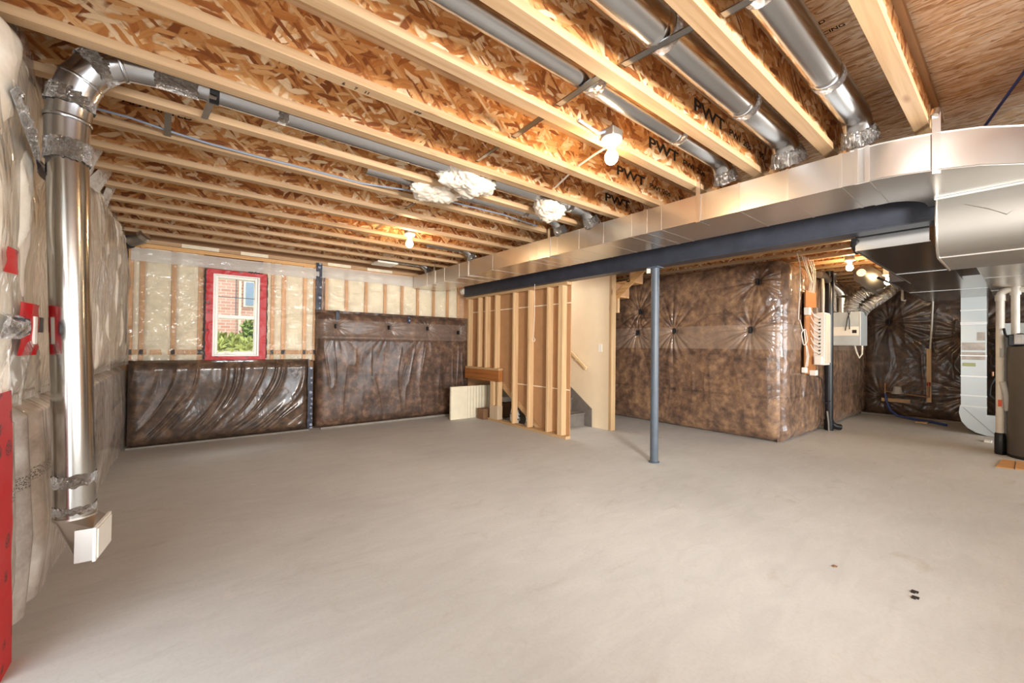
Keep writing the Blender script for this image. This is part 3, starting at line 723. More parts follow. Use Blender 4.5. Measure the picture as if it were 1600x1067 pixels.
# round branch pipes that lie in the joist bays and drop on to the trunk
def arc(c, r, a0, a1, n, plane, third):
    out = []
    for i in range(n+1):
        a = a0+(a1-a0)*i/n; p, q = c[0]+r*math.cos(a), c[1]+r*math.sin(a)
        out.append((p, third, q) if plane == 'xz' else ((third, p, q) if plane == 'yz' else (p, q, third)))
    return out
def branch(y, z, r, x0, label, joints, collar=True, group='round branch pipes in the joist bays', xend=3.02, y2=None):
    y2 = y if y2 is None else y2
    b = thing('branch_pipe', (x0, y, z), label, 'pipe', group)
    path = [(x0, y, z), (xend-0.16, y2, z)]
    R = 0.14
    path += [(xend-0.16+R*math.sin(a), y2, z-R+R*math.cos(a)) for a in (0.15, 0.35, 0.55, 0.75, 0.9)]
    ex, ez = path[-1][0], path[-1][2]
    MB().tube(path, r, 28).build('pipe_run', m_pipe, b, True)
    for x in joints:
        MB().tube([(x-0.02, y, z), (x-0.012, y, z), (x+0.012, y, z), (x+0.02, y, z)], [r*1.0, r*1.035, r*1.035, r*1.0], 28, False).build('pipe_joint', m_pipe, b, True)
        f = MB(); f.tube([(x+0.025+0.012*i, y, z) for i in range(5)], [r*(1.02+0.02*((i*7) % 3)) for i in range(5)], 22, False); f.build('foil_tape', m_foil, b, True)
    # crumpled foil boot at the duct
    bm = bmesh.new(); bmesh.ops.create_cone(bm, cap_ends=False, segments=26, radius1=r*1.28, radius2=r*1.05, depth=0.085)
    bmesh.ops.subdivide_edges(bm, edges=bm.edges[:], cuts=2, use_grid_fill=True)
    rnd = random.Random(int(y*100))
    for v in bm.verts:
        k = 1+rnd.uniform(-0.07, 0.1); v.co.x *= k; v.co.y *= k
        v.co.z += rnd.uniform(-0.005, 0.005)
    dirv = Vector((math.sin(0.9), 0, -math.cos(0.9)))
    q = Vector((0, 0, -1)).rotation_difference(Vector((0.55, 0, -0.83)))
    for v in bm.verts: v.co = q @ v.co+Vector((ex+0.03, y2, ez-0.035))
    MB().bm(bm).build('foil_boot', m_foil, b, True, angle=20)
    return b
branch(0.590, 2.515, 0.068, -0.5, 'thick round pipe in the joist bay nearest the duct elbow, upper right', (1.55, 2.35))
branch(0.945, 2.525, 0.074, -0.5, 'thick round pipe crossing the top centre, second bay from the duct elbow', (1.50, 2.3))
branch(1.335, 2.520, 0.062, -0.5, 'round pipe in the bay just behind the brighter bare bulb', (1.52, 2.30))
branch(2.555, 2.475, 0.062, 1.3, 'pipe with white fibreglass hanging from it, joining the trunk duct', (2.62,), xend=3.0)
branch(2.965, 2.485, 0.055, 1.0, 'thin dark pipe in the bay behind the hanging fibreglass', (2.45,), xend=3.0)
branch(4.62, 2.47, 0.05, 2.3, 'thin pipe in a bay beyond the far bare bulb, near the window wall', (2.75,), xend=3.0)
branch(5.88, 2.47, 0.05, 2.2, 'thin pipe end in the last joist bay by the white vent box', (2.75,), xend=3.0)

# ================================================================== LEFT RISER
lr = thing('supply_riser', (-0.39, 2.60, 0.2), 'shiny vertical galvanised duct pipe on the left wall with elbow and floor register', 'pipe')
top = Vector((-0.415, 2.60, 2.06)); bot = Vector((-0.362, 2.585, 0.44)); rr = 0.066
MB().tube([bot+(top-bot)*t for t in (0, 0.08, 0.3, 0.6, 1.0)], rr, 40).build('riser_pipe', metal('polished_galvanised_pipe', 'b9b7b2', 0.19, 0.04, bend=0.04), lr, True)
el = [top, top+Vector((0, 0, 0.10)), top+Vector((0.01, -0.005, 0.19)), top+Vector((0.04, -0.015, 0.28)), top+Vector((0.09, -0.03, 0.355)), top+Vector((0.17, -0.04, 0.40)), top+Vector((0.28, -0.045, 0.41))]
MB().tube(el, [rr*1.06, rr*1.08, rr*1.12, rr*1.14, rr*1.12, rr*1.05, rr], 36).build('elbow', m_pipe, lr, True)
for i, p in enumerate(el[1:-1]):
    d = (el[i+2]-el[i]).normalized()
    MB().tube([p-d*0.008, p-d*0.003, p+d*0.003, p+d*0.008], [rr*1.13, rr*1.18, rr*1.18, rr*1.13], 36, False).build('elbow_seam', m_pipe, lr, True)
def crump(c, d, r, h, seed, name='foil_tape', par=lr, amt=0.07):
    rnd = random.Random(seed); m = MB(); n = 44; rows = 8; vs = []; fs = []
    d = Vector(d).normalized(); A = d.orthogonal().normalized(); B = d.cross(A)
    for i in range(rows):
        for k in range(n):
            t = 2*math.pi*k/n; q = r*(1.03+rnd.uniform(-0.01, amt)); hh = h*(i/(rows-1)-0.5)+rnd.uniform(-0.004, 0.006)
            vs.append(Vector(c)+d*hh+(A*math.cos(t)+B*math.sin(t))*q)
    for i in range(rows-1):
        for k in range(n): fs.append((i*n+k, i*n+(k+1) % n, (i+1)*n+(k+1) % n, (i+1)*n+k))
    m.add(vs, fs).build(name, m_foil, par, True, angle=18)
crump((-0.412, 2.60, 2.02), (0, 0, 1), rr*1.04, 0.09, 3)
crump(el[2], (0.1, 0, 1), rr*1.12, 0.07, 4); crump(el[4], (0.7, 0, 0.7), rr*1.12, 0.06, 8)
crump((-0.368, 2.587, 0.60), (0, 0, 1), rr, 0.05, 5, amt=0.05)
crump((-0.364, 2.586, 0.475), (0, 0, 1), rr, 0.03, 6, amt=0.02)
hp = MB().tube([(-0.14, 2.555, 2.473), (0.6, 2.555, 2.474), (1.35, 2.555, 2.475)], 0.062, 32); hp.build('horizontal_pipe', m_pipe, lr, True)
crump((-0.05, 2.555, 2.473), (1, 0, 0), 0.064, 0.16, 9, amt=0.06)
crump((0.40, 2.555, 2.474), (1, 0, 0), 0.062, 0.045, 10, amt=0.03)
hb = MB().tube([(0.075, 2.555, 2.473), (0.115, 2.555, 2.473)], 0.0655, 30, False); hb.build('black_hanger_band', m_black, lr, True)
hb = MB().bar((0.09, 2.50, 2.42), (0.06, 2.72, 2.39), 0.03, 0.004); hb.build('hanger_strap', m_galv, lr)
# register boot: round to rectangle, white frame facing the room
bt = MB(); n = 24; vs = []; fs = []
rect = [(-0.292, 2.47, 0.275), (-0.270, 2.64, 0.275), (-0.270, 2.64, 0.405), (-0.292, 2.47, 0.405)]
def rectpt(t):
    t = (t % 1.0)*4; i = int(t); f = t-i; a, b = Vector(rect[i % 4]), Vector(rect[(i+1) % 4]); return a+(b-a)*f
for i, s_ in enumerate((0.0, 0.25, 0.5, 0.75, 1.0)):
    for k in range(n):
        t = 2*math.pi*k/n
        c = Vector((bot.x+math.cos(t)*rr, bot.y+math.sin(t)*rr, bot.z))
        # start the loop at the lower near corner: pipe's near-left side
        e2 = rectpt((k/n)+0.5-0.125*1)
        vs.append(c.lerp(e2, s_))
for i in range(4):
    for k in range(n): fs.append((i*n+k, i*n+(k+1) % n, (i+1)*n+(k+1) % n, (i+1)*n+k))
bt.build if False else None
hull = bmesh.new()
for k in range(n):
    t = 2*math.pi*k/n; hull.verts.new((bot.x+math.cos(t)*rr*1.04, bot.y+math.sin(t)*rr*1.04, bot.z))
for p in rect: hull.verts.new(p)
for p in ((-0.335, 2.47, 0.275), (-0.315, 2.64, 0.275)): hull.verts.new(p)
bmesh.ops.convex_hull(hull, input=hull.verts[:])
MB().bm(hull).build('register_boot', m_galv, lr, True, angle=25)
MB().lathe((bot.x, bot.y, bot.z-0.006), [(rr*1.07, 0), (rr*1.07, 0.012)], 32).build('boot_collar', m_galv, lr, True)
fr_ = MB(); d = Vector((0.022, 0.17, 0)).normalized(); nrm = Vector((d.y, -d.x, 0))
o0 = Vector((-0.286, 2.555, 0.34))
fr_.bar(o0-d*0.098+nrm*0.012, o0+d*0.105+nrm*0.012, 0.010, 0.142); rfr = fr_.build('register_frame', m_white, lr)
MB().bar(o0-d*0.09-nrm*0.018, o0+d*0.09-nrm*0.018, 0.064, 0.136).build('register_collar', m_galv, lr)
fr_ = MB().bar(o0-d*0.085+nrm*0.020, o0+d*0.09+nrm*0.020, 0.005, 0.122); fr_.build('register_face', m_whitepl, rfr)

# small elbow at the top corner beside the window wall
se = thing('vent_stub', (-0.43, 6.05, 2.3), 'small grey pipe elbow in the top corner left of the window', 'pipe')
MB().tube([(-0.52, 6.16, 2.30), (-0.45, 6.10, 2.31), (-0.40, 6.06, 2.33), (-0.36, 6.03, 2.37)], 0.058, 20).build('stub_pipe', m_dull, se, True)
MB().tube([(-0.385, 6.05, 2.345), (-0.36, 6.03, 2.37)], 0.064, 20).build('stub_collar', m_galv, se, True)
MB().tube([(-0.54, 6.17, 2.29), (-0.49, 6.13, 2.30)], 0.07, 20).build('black_gasket', m_rub, se, True)

# ================================================================== straps, cables, bulbs, tufts
bs = thing('bridging_strap', (1.55, 2.2, 2.44), 'long thin galvanised strap run crosswise through the joist bays', 'strap')
pts = [(1.58, 0.42), (1.49, 1.13), (1.50, 1.55)]
for i, (y0, y1) in enumerate(zip(JY[::-1][4:-1], JY[::-1][5:])):
    x0 = 1.585-0.11*min(1, (y0-0.38)/0.75) if y0 < 1.2 else 1.49+0.03*(y0-1.2)
    w = 0.034 if y0 < 1.6 else 0.022
    s_ = MB().bar((x0, y0+0.005, 2.452), (x0-(0.03 if y0 < 1.1 else -0.015), y1-0.068, 2.452), w, 0.006)
    s_.bar((x0+w/2, y0+0.005, 2.458), (x0+w/2-(0.03 if y0 < 1.1 else -0.015), y1-0.068, 2.458), 0.004, 0.018)
    s_.build('strap_piece', m_dark, bs)
c1 = MB().tube([(-0.42, 3.06, 2.43), (-0.26, 3.05, 2.425), (-0.09, 3.085, 2.42), (0.106, 3.115, 2.418), (0.343, 3.13, 2.42), (0.675, 3.135, 2.424), (1.02, 3.135, 2.42), (1.35, 3.02, 2.415), (1.72, 3.04, 2.42), (2.3, 3.02, 2.42), (2.77, 3.08, 2.42)], 0.0065, 8).build('electrical_cable', m_cable, smooth=True)
tag(c1, 'grey blue electrical cable looping along a joist left of centre', 'cable')
c2 = MB().tube([(1.64, 1.50, 2.425), (1.72, 1.50, 2.418), (1.80, 1.497, 2.405), (1.86, 1.485, 2.43)], 0.008, 8).build('electrical_cable', m_cable, smooth=True)
tag(c2, 'short grey cable feeding the nearer ceiling lampholder', 'cable')
c3 = MB().tube([(2.02, 1.56, 2.445), (2.06, 1.75, 2.45), (2.11, 1.95, 2.45), (2.18, 2.12, 2.45), (2.26, 2.31, 2.455)], 0.007, 8).build('electrical_cable', m_wcable, smooth=True)
tag(c3, 'white cable slanting across the bays behind the nearer bulb', 'cable')
p = MB().bar((-0.09, 2.80, 2.43), (-0.10, 3.14, 2.41), 0.03, 0.005); p.build('bridging_plate', m_dull)
tag(bpy.data.objects['bridging_plate'], 'short grey metal plate bridging two joists near the riser elbow', 'bracket')

def bulb(x, y, z, label, box=0.05):
    b = thing('ceiling_bulb', (x, y, z), label, 'lamp', 'bare bulbs on porcelain lampholders')
    MB().box(x-0.045, x+0.045, y-0.045, y+0.045, z, z+box, 0.006).build('junction_box', m_dull, b)
    MB().lathe((x, y, z), [(0.057, 0.0), (0.060, -0.008), (0.055, -0.02), (0.03, -0.028), (0.024, -0.05), (0.02, -0.055)], 28).build('lampholder', m_porc, b, True)
    MB().lathe((x, y, z-0.055), [(0.014, 0.0), (0.015, -0.008), (0.026, -0.022), (0.035, -0.038), (0.038, -0.053), (0.034, -0.072), (0.020, -0.088), (0.003, -0.093)], 24).build('bulb', m_bulb, b, True)
bulb(1.89, 1.475, 2.395, 'brighter bare bulb in a white lampholder, upper right of centre')
bulb(1.87, 4.13, 2.395, 'bare bulb in a white lampholder on the joists near the window wall')
bulb(6.75, 1.42, 2.38, 'small bare bulb in front of the foil ducts past the beam')
bulb(7.4, 1.15, 2.235, 'small bare bulb hanging right of the round grey duct by the far dark wall', 0.165)

def tuft(c, s, seed, label):
    bm = bmesh.new(); bmesh.ops.create_icosphere(bm, subdivisions=5, radius=1.0)
    for v in bm.verts:
        p = v.co.copy(); q = Vector((p.x*s[0]*9, p.y*s[1]*9, p.z*s[2]*9))+Vector((seed*3.1, seed*1.7, 0))
        k = 1+0.55*(mnoise.noise(q*1.0))+0.28*abs(mnoise.noise(q*2.7))+0.12*mnoise.noise(q*6)
        v.co = Vector((p.x*s[0]*k, p.y*s[1]*k, p.z*s[2]*k))+Vector(c)
    o = MB().bm(bm).build('insulation_tuft', m_tuft, None, True, angle=180)
    tag(o, label, 'insulation', 'loose fibreglass hanging at the pipes')
tuft((1.62, 2.53, 2.40), (0.20, 0.12, 0.085), 1, 'white fibreglass tuft wrapped on the longer pipe, upper of the touching pair')
tuft((1.50, 2.86, 2.39), (0.17, 0.11, 0.06), 2, 'white fibreglass tuft on the joist, lower of the touching pair')
tuft((2.45, 2.56, 2.395), (0.14, 0.13, 0.085), 3, 'white fibreglass tuft hanging near the trunk duct, apart from the pair')
vb = MB().box(2.12, 2.42, 5.72, 6.0, 2.372, 2.40, 0.006); vb = vb.build('vent_box', m_whitepl)
tag(vb, 'flat white vent box under the last joists by the window wall', 'vent')

# ================================================================== STAIR WALL
sw = struct(thing('wall_stair', (3.9, 4.9, 0)))
SX0, SX1 = 3.86, 3.95
def stud(y, z0, z1): MB().box(SX0, SX1, y-0.019, y+0.019, z0, z1, 0.002).build('stud', m_stud, sw)
for y in (3.80, 4.062, 4.455, 4.81): stud(y, 0.038, 2.01)
stud(3.84, 0.038, 2.01)
for y in (5.27, 5.54, 5.75, 6.07): stud(y, 0.845, 2.01)
MB().box(SX0, SX1, 3.70, 5.45, 0.0, 0.038, 0.002).build('bottom_plate', m_pineY, sw)
MB().box(SX0, SX1, 3.70, 6.14, 2.01, 2.05, 0.002).build('top_plate', m_pineY, sw)
MB().box(SX0, SX1, 5.17, 6.14, 0.807, 0.845, 0.002).build('upper_plate', m_pineY, sw)
MB().box(SX0-0.01, SX1-0.02, 5.15, 6.14, 0.635, 0.805, 0.002).build('header', m_header, sw)
MB().box(SX0, SX1, 5.29, 5.385, 0.038, 0.634, 0.002).build('post', m_stud, sw)
MB().box(SX0+0.01, SX1, 5.18, 5.225, 0.038, 0.634, 0.002).build('post', m_stud, sw)
MB().box(SX0-0.003, SX1+0.003, 5.175, 5.39, 0.038, 0.25, 0.001).build('weathered_foot', wood('greyed_wood', 'c9b59c', 2), sw)
# brown paper backs of the drywall sheets on the stair side
XD = 3.952
MB().box(XD, XD+0.012, 3.72, 6.14, 1.784, 2.05).build('drywall_sheet', m_paper, sw)
MB().prism([(3.72, 0.634), (5.18, 0.634), (5.18, 0.80), (6.14, 0.80), (6.14, 1.776), (3.72, 1.776)], 0, XD, XD+0.012).build('drywall_sheet', m_paper, sw)
MB().prism([(3.72, 0.0), (4.20, 0.0), (5.15, 0.625), (3.72, 0.625)], 0, XD, XD+0.012).build('drywall_sheet', m_paper, sw)
MB().box(XD-0.002, XD+0.002, 3.72, 6.14, 1.774, 1.788).build('joint_tape', m_jtape, sw)
MB().box(XD-0.002, XD+0.002, 3.72, 4.85, 0.624, 0.638).build('joint_tape', m_jtape, sw)
# cream wall on the far side of the stairs
wc = struct(thing('wall_stair_far', (4.85, 4.9, 0)))
MB().box(4.80, 4.815, 3.76, 6.3, 0, 2.40).build('drywall_sheet', m_dry, wc)
MB().box(4.80, 4.90, 3.715, 3.758, 0.0, 2.36, 0.002).build('stud', m_stud, wc)
MB().box(4.815, 4.90, 3.76, 6.3, 0, 2.36).build('wall_core', m_paper, wc)
MB().box(4.79, 4.80, 3.88, 3.95, 1.13, 1.245, 0.003).build('switch_plate', m_whitepl, wc)
st = thing('staircase', (4.37, 4.9, 0), 'lower stair flight with grey carpeted treads behind the stud wall', 'staircase')
rise, run, y0 = 0.2, 0.26, 4.20
for k in range(4):
    MB().box(3.99, 4.795, y0+run*k, y0+run*k+0.03, rise*k, rise*(k+1), 0.004).build('riser', m_carpet, st)
    if k < 3: MB().box(3.99, 4.795, y0+run*k-0.02, y0+run*(k+1), rise*(k+1)-0.03, rise*(k+1), 0.008).build('tread', m_carpet, st)
MB().box(3.99, 4.795, y0+run*3-0.02, 6.3, 0.77, 0.80, 0.006).build('landing', m_carpet, st)
MB().prism([(4.17, 0.0), (4.36, 0.0), (5.36, 0.63), (5.22, 0.76), (5.10, 0.70), (4.17, 0.15)], 0, 3.966, 3.99).build('stringer', m_pineY, st)
MB().prism([(4.06, 0.0), (4.20, 0.0), (5.30, 0.80), (5.30, 1.0), (5.12, 1.0), (4.06, 0.27)], 0, 4.782, 4.799).build('skirt_board', m_carpet, st)
hr = MB().bar((4.74, 5.1, 1.62), (4.74, 4.13, 0.875), 0.026, 0.034); hr = hr.build('handrail', wood('pale_handrail', 'ecd3a4', 1, knots=False), st)
for y, z in ((4.35, 1.02), (4.95, 1.48)): MB().box(4.74, 4.80, y-0.01, y+0.01, z-0.03, z).build('rail_bracket', m_whitepl, hr)
# underside of the flight going up beyond
us = thing('upper_stair', (5.05, 3.9, 1.8), 'bare wooden underside of the upper stair flight right of the cream wall', 'staircase')
us_m = wood('stair_plywood', 'c99f6c', 1)
ky, kz = 4.20, 1.58
for k in range(5):
    y = ky-0.235*k; z = kz+0.19*k
    if z+0.19 > 2.42: break
    MB().box(4.905, 5.22, y-0.245, y, z+0.17, z+0.19).build('tread', us_m, us)
    MB().box(4.905, 5.22, y-0.012, y, z, z+0.17).build('riser', m_paper, us)
sg = MB().prism([(ky+0.05, kz-0.10), (ky+0.05, kz+0.02), (3.2, 2.40), (3.05, 2.40)], 0, 4.905, 4.925); sg.build('stringer', us_m, us)
MB().box(5.06, 5.10, 3.80, 3.84, 1.72, 2.02, 0.002).build('cleat', m_stud, us)

# things under and beside the stairs
fbo = thing('foam_board', (3.75, 5.75, 0), 'cream ribbed foam board leaning at the foot of the brown wall by the stairs', 'foam board')
def ribs(u, v): return 0.003*np.sin(u*110)*(u > 0.30)+0.006*vn(u*12, v*10, 3)
MB().box(3.355, 4.13, 5.76, 5.80, 0.0, 0.53, 0.006).build('board_core', m_foam, fbo)
sheet('ribbed_face', (3.355, 5.758, 0.0), (1, 0, 0), (0, 0, 1), (0, -1, 0), 0.775, 0.525, 240, 20, ribs, m_foam, fbo)
cb = MB().box(4.18, 4.45, 5.45, 5.70, 0.0, 0.24, 0.004).build('cardboard_box', m_brownbag); tag(cb, 'small brown box in the shadow under the stairs', 'box')
cb = MB().box(3.80, 3.98, 5.48, 5.66, 0.0, 0.17, 0.004).build('cardboard_box', m_brownbag); tag(cb, 'small brown box between foam board and stair post', 'box')
def bagmat():
    t = NT('white_printed_bag'); v = t.objco()
    f = t.sm(t.noise(t.maprot(v, (14, 14, 30)), 1.0, 3, 0.6), 0.52, 0.58)
    t.bsdf(Base_Color=t.mix(f, lin('e6e4e0'), lin('3c3a3a')), Roughness=0.4, Normal=t.bump(t.noise(v, 30, 3), 0.5, 0.01)); return t.m
m_bag = bagmat()
for i, (x, y, r, h, lab) in enumerate(((4.06, 4.98, 0.085, 0.40, 'tall white printed plastic bag standing by the box under the stairs'), (4.05, 4.64, 0.062, 0.20, 'squat white and black printed bag beneath the stringer'), (4.08, 4.48, 0.052, 0.21, 'rightmost white printed bag beneath the stringer'))):
    rnd = random.Random(i); m = MB(); prof = []
    for q in range(9):
        t = q/8; prof.append((r*(0.86+0.16*math.sin(t*7+i))*(1 if t < 0.85 else 0.7), h*t))
    o = m.lathe((x, y, 0), prof, 18).build('printed_bag', m_bag, None, True); tag(o, lab, 'bag')
tp = MB().lathe((4.20, 5.12, 0.30), [(0.03, -0.02), (0.12, 0.0), (0.13, 0.08), (0.05, 0.12)], 14).build('plastic_bundle', m_whitepl, None, True)
tp.location.z = 0.24+0.0; tag(tp, 'white plastic bundle lying on the brown box under the stairs', 'bundle'); tp.location = (4.30, 5.56, 0.24)
pc = MB().tube([(3.76, 4.22, 2.06), (3.765, 4.22, 1.7), (3.755, 4.225, 1.32)], 0.003, 6).build('pull_cord', m_wcable, smooth=True); tag(pc, 'thin white cord hanging from the beam before the stud wall', 'cord')
MB().tube([(3.755+0.0, 4.225+0.028*math.cos(a), 1.29+0.028*math.sin(a)) for a in [i*0.524 for i in range(13)]], 0.004, 6).build('cord_loop', m_wcable, pc, True)

# ================================================================== BROWN INSULATED ROOM CORNER
BXW, BXH = 2.75, 2.36
bpins = [(3.389, 1.466), (2.293, 1.459), (2.21, 2.097), (4.05, 1.45), (4.0, 1.80)]
pb = pillow(BXW, BXH, 0.11, 0.16, 0.16)
pp = pinches([(4.70-y, z) for y, z in bpins], 9, 0.50, 0.045, 0.024)
def dispB(u, v):
    return 0.03+pb(u, v)+pp(u, v)+0.02*vn(u*2.5, v*2.5, 31)+0.007*ridge(u*6+0.5*v+vn(u*3, v*3, 33), v*1.5, 32)**3*np.clip((1.15-v)/0.2, 0, 1)*np.clip(v/0.3, 0, 1)+0.002*vn(u*14, v*14, 35)
wi = struct(thing('wall_inner', (6.5, 3.3, 0)))
MB().box(6.10, 6.20, 2.10, 6.35, 0, 2.38).build('wall_core', m_paper, wi)
MB().box(6.20, 10.27, 2.10, 2.2, 0, 2.38).build('wall_core', m_paper, wi)
bf = sheet('insulation_blanket', (6.06, 4.70, 0.0), (0, -1, 0), (0, 0, 1), (-1, 0, 0), BXW, BXH, 290, 250, dispB, m_brown)
tag(bf, 'large brown insulation blanket with starburst folds behind the steel post', 'insulation')
for y, z in bpins: MB().box(5.90, 6.03, y-0.009, y+0.009, z-0.05, z+0.04, 0.004).build('pinch_tie', m_rub, bf)
SWD = 4.30
ps = pillow(SWD, BXH, 0.10, 0.14, 0.16)
sp_ = pinches([(0.35, 1.46), (1.9, 1.5), (3.2, 1.6)], 12, 0.4, 0.04, 0.014)
def dispS(u, v):
    crease = np.exp(-((u-1.72)/0.06)**2)*0.07+np.exp(-((u-0.62)/0.04)**2)*0.02
    return 0.03+ps(u, v)-crease+sp_(u, v)*0.7+0.02*vn(u*2.5, v*2.5, 51)+0.012*ridge(u*5, v*3, 52)**3
bs_ = sheet('insulation_blanket', (5.97, 2.03, 0.0), (1, 0, 0), (0, 0, 1), (0, -1, 0), SWD, BXH, 300, 180, dispS, m_brown)
tag(bs_, 'brown insulation blanket running back behind the electrical board and ventilator', 'insulation')
wr_ = struct(MB().box(10.28, 10.45, -7.2, 2.2, 0, JT).build('wall_right', m_paper))
pf = pillow(3.9, 2.30, 0.10, 0.2, 0.2)
fpins = [(1.93-1.56, 1.72), (1.93-1.66, 0.33), (1.93-0.55, 1.5), (1.93-0.45, 0.5)]
fp_ = pinches(fpins, 21, 0.6, 0.05, 0.03)
def dispF(u, v): return 0.03+pf(u, v)+fp_(u, v)+0.025*vn(u*3, v*3, 71)+0.015*ridge(u*8, v*2, 72)**3
bw = sheet('insulation_blanket', (10.28, 1.93, 0.0), (0, -1, 0), (0, 0, 1), (-1, 0, 0), 3.9, 2.30, 300, 190, dispF, m_brownF)
tag(bw, 'very dark brown insulation blanket on the far right wall behind the water meter', 'insulation')
MB().box(10.13, 10.20, 1.548, 1.568, 1.66, 1.78, 0.004).build('pinch_tie', m_rub, bw)
tr2 = struct(MB().box(10.06, 10.14, 0.5, 1.95, 0.0, 0.03, 0.006).build('trim_2', m_gravel))

# electrical board, panel, cables
eb = thing('electrical_board', (6.72, 1.85, 0.86), 'tall brown plywood board strapped with electrical boxes on the brown wall', 'board')
YB = 1.85
MB().box(6.50, 6.93, YB-0.02, YB, 0.87, 2.00, 0.003).build('board', m_board, eb)
MB().box(6.42, 6.50, YB-0.08, YB-0.02, 1.66, 1.76, 0.004).build('junction_box', m_whitepl, eb)
MB().box(6.78, 6.84, YB-0.07, YB-0.02, 1.70, 1.78, 0.004).build('junction_box', m_dull, eb)
MB().box(6.66, 6.76, YB-0.09, YB-0.02, 0.85, 0.92, 0.004).build('outlet_box', m_whitepl, eb)
ep = thing('breaker_panel', (6.9, 1.78, 0.98), 'white electrical breaker panel with cables entering its left side', 'electrical panel')
ecab = MB().box(6.81, 7.05, YB-0.15, YB-0.021, 0.99, 1.71, 0.004).build('cabinet', m_panelside, ep)
MB().box(6.83, 7.04, YB-0.162, YB-0.15, 1.02, 1.69, 0.004).build('door', m_beige, ep)
for i in range(12):
    z = 1.62-i*0.048
    MB().lathe((6.805, YB-0.095, z), [(0.012, -0.01), (0.012, 0.010)], 8, 0).build('cable_clamp', m_black, ecab)
    if i % 2 == 0:
        MB().tube([(6.80, YB-0.095, z), (6.75, YB-0.09, z+0.02), (6.68, YB-0.06, z+0.05), (6.66, YB-0.03, z+0.13)], 0.0055, 6).build('cable', m_wcable, ep, True)
MB().box(6.74, 6.805, YB-0.13, YB-0.05, 1.0, 1.11, 0.004).build('ground_block', m_whitepl, ep)
cg = thing('cable_bundle', (6.3, 1.80, 1.0), 'loose white cables dropping from the joists to a coil left of the board', 'cable')
rnd = random.Random(5)
for i, x in enumerate((6.05, 6.22, 6.30, 6.38, 6.46, 6.55, 6.66)):
    xe = 6.50+0.05*i if i else 6.16
    ze = 1.98 if i else 1.58
    MB().tube([(x, 1.80, 2.42), (x+rnd.uniform(-0.04, 0.04), 1.77, 2.28), (xe+rnd.uniform(-0.03, 0.03), 1.80, 2.12), (xe, 1.815, ze)], 0.0055, 6).build('cable', m_wcable, cg, True)
MB().tube([(6.16, 1.80, 1.58), (6.12, 1.76, 1.46)]+[(6.20+0.10*math.cos(a), 1.76+0.006*math.sin(3*a), 1.36+0.10*math.sin(a)) for a in [2.2+i*0.35 for i in range(36)]]+[(6.27, 1.76, 1.22), (6.34, 1.77, 1.10), (6.28, 1.77, 0.97)], 0.006, 6).build('coil', m_wcable, cg, True)
MB().tube([(6.27, 1.755, 1.25), (6.36, 1.76, 1.12), (6.33, 1.765, 0.98)], 0.006, 6).build('cable', m_wcable, cg, True)
MB().box(6.22, 6.30, 1.75, 1.80, 0.90, 0.97, 0.01).build('plug', m_whitepl, cg)
pw = MB().tube([(6.74, 1.80, 0.86), (6.84, 1.74, 0.80), (6.93, 1.74, 0.62), (6.90, 1.75, 0.48), (7.15, 1.77, 0.44), (7.45, 1.79, 0.44)], 0.007, 8).build('power_cord', m_rub, smooth=True); tag(pw, 'black power cord looping from the outlet to the black drain pipe', 'cord')
bp = thing('drain_stack', (7.55, 1.83, 0), 'black vertical plastic drain pipe from floor to joists', 'pipe')
MB().tube([(7.55, 1.83, 0.0), (7.55, 1.83, 2.38)], 0.052, 24).build('pipe_run', m_black, bp, True)
MB().tube([(7.55, 1.83, 0.02), (7.55, 1.83, 0.16)], 0.062, 24).build('hub', m_black, bp, True)
MB().tube([(7.55, 1.83, 0.12), (7.60, 1.77, 0.06), (7.66, 1.72, 0.05)], 0.045, 18).build('cleanout', m_black, bp, True)
MB().tube([(7.42, 1.80, 0.0), (7.40, 1.80, 0.14), (7.38, 1.81, 0.30)], 0.012, 8).build('cable', m_dull, bp, True)
MB().tube([(7.10, 1.84, 2.28), (7.28, 1.83, 2.28), (7.48, 1.83, 2.24)], 0.05, 18).build('elbow', m_dull, bp, True)
MB().tube([(7.22, 1.83, 1.30), (7.22, 1.83, 2.25)], 0.028, 14).build('conduit', m_dull, bp, True)
# ventilator with its ducts
hv = thing('ventilator', (8.22, 1.75, 1.26), 'pale grey box ventilator hung on the brown wall under foil ducts', 'ventilator')
HX, HY0, HY1, HZ0, HZ1 = 8.0, 1.55, 1.93, 1.27, 1.79
MB().box(HX, 8.42, HY0, HY1, HZ0, HZ1, 0.006).build('cabinet', m_hrv, hv)
cpl = MB().box(HX-0.008, HX, HY0+0.02, HY1-0.02, 1.42, 1.56, 0.003).build('cover_plate', m_panelside, hv)
MB().box(HX-0.011, HX-0.007, HY0+0.03, HY0+0.12, 1.44, 1.55).build('label', m_whitepl, cpl)
MB().box(HX-0.013, HX-0.010, HY0+0.045, HY0+0.10, 1.46, 1.51).build('label_print', m_ink, cpl)
MB().box(HX-0.006, HX, HY0+0.005, HY0+0.015, HZ0+0.01, HZ1-0.01).build('edge_trim', m_galv, hv)
MB().tube([(HX-0.01, 1.67, 1.80), (HX-0.03, 1.70, 1.70), (HX-0.02, 1.73, 1.50)], 0.006, 6).build('wire', m_rub, hv, True)
MB().tube([(HX-0.01, 1.70, 1.80), (HX-0.025, 1.68, 1.65), (HX-0.015, 1.68, 1.52)], 0.006, 6).build('wire', m_rub, hv, True)
MB().tube([(8.05, 1.63, 1.27), (8.03, 1.60, 1.15), (8.03, 1.57, 1.08), (8.06, 1.545, 1.14), (8.07, 1.545, 1.27)], 0.012, 8).build('drain_hose', m_pvc, hv, True)
gp = thing('vent_pipe', (8.1, 1.80, 1.8), 'galvanised pipe rising with a bend from the ventilator to the joists', 'pipe')
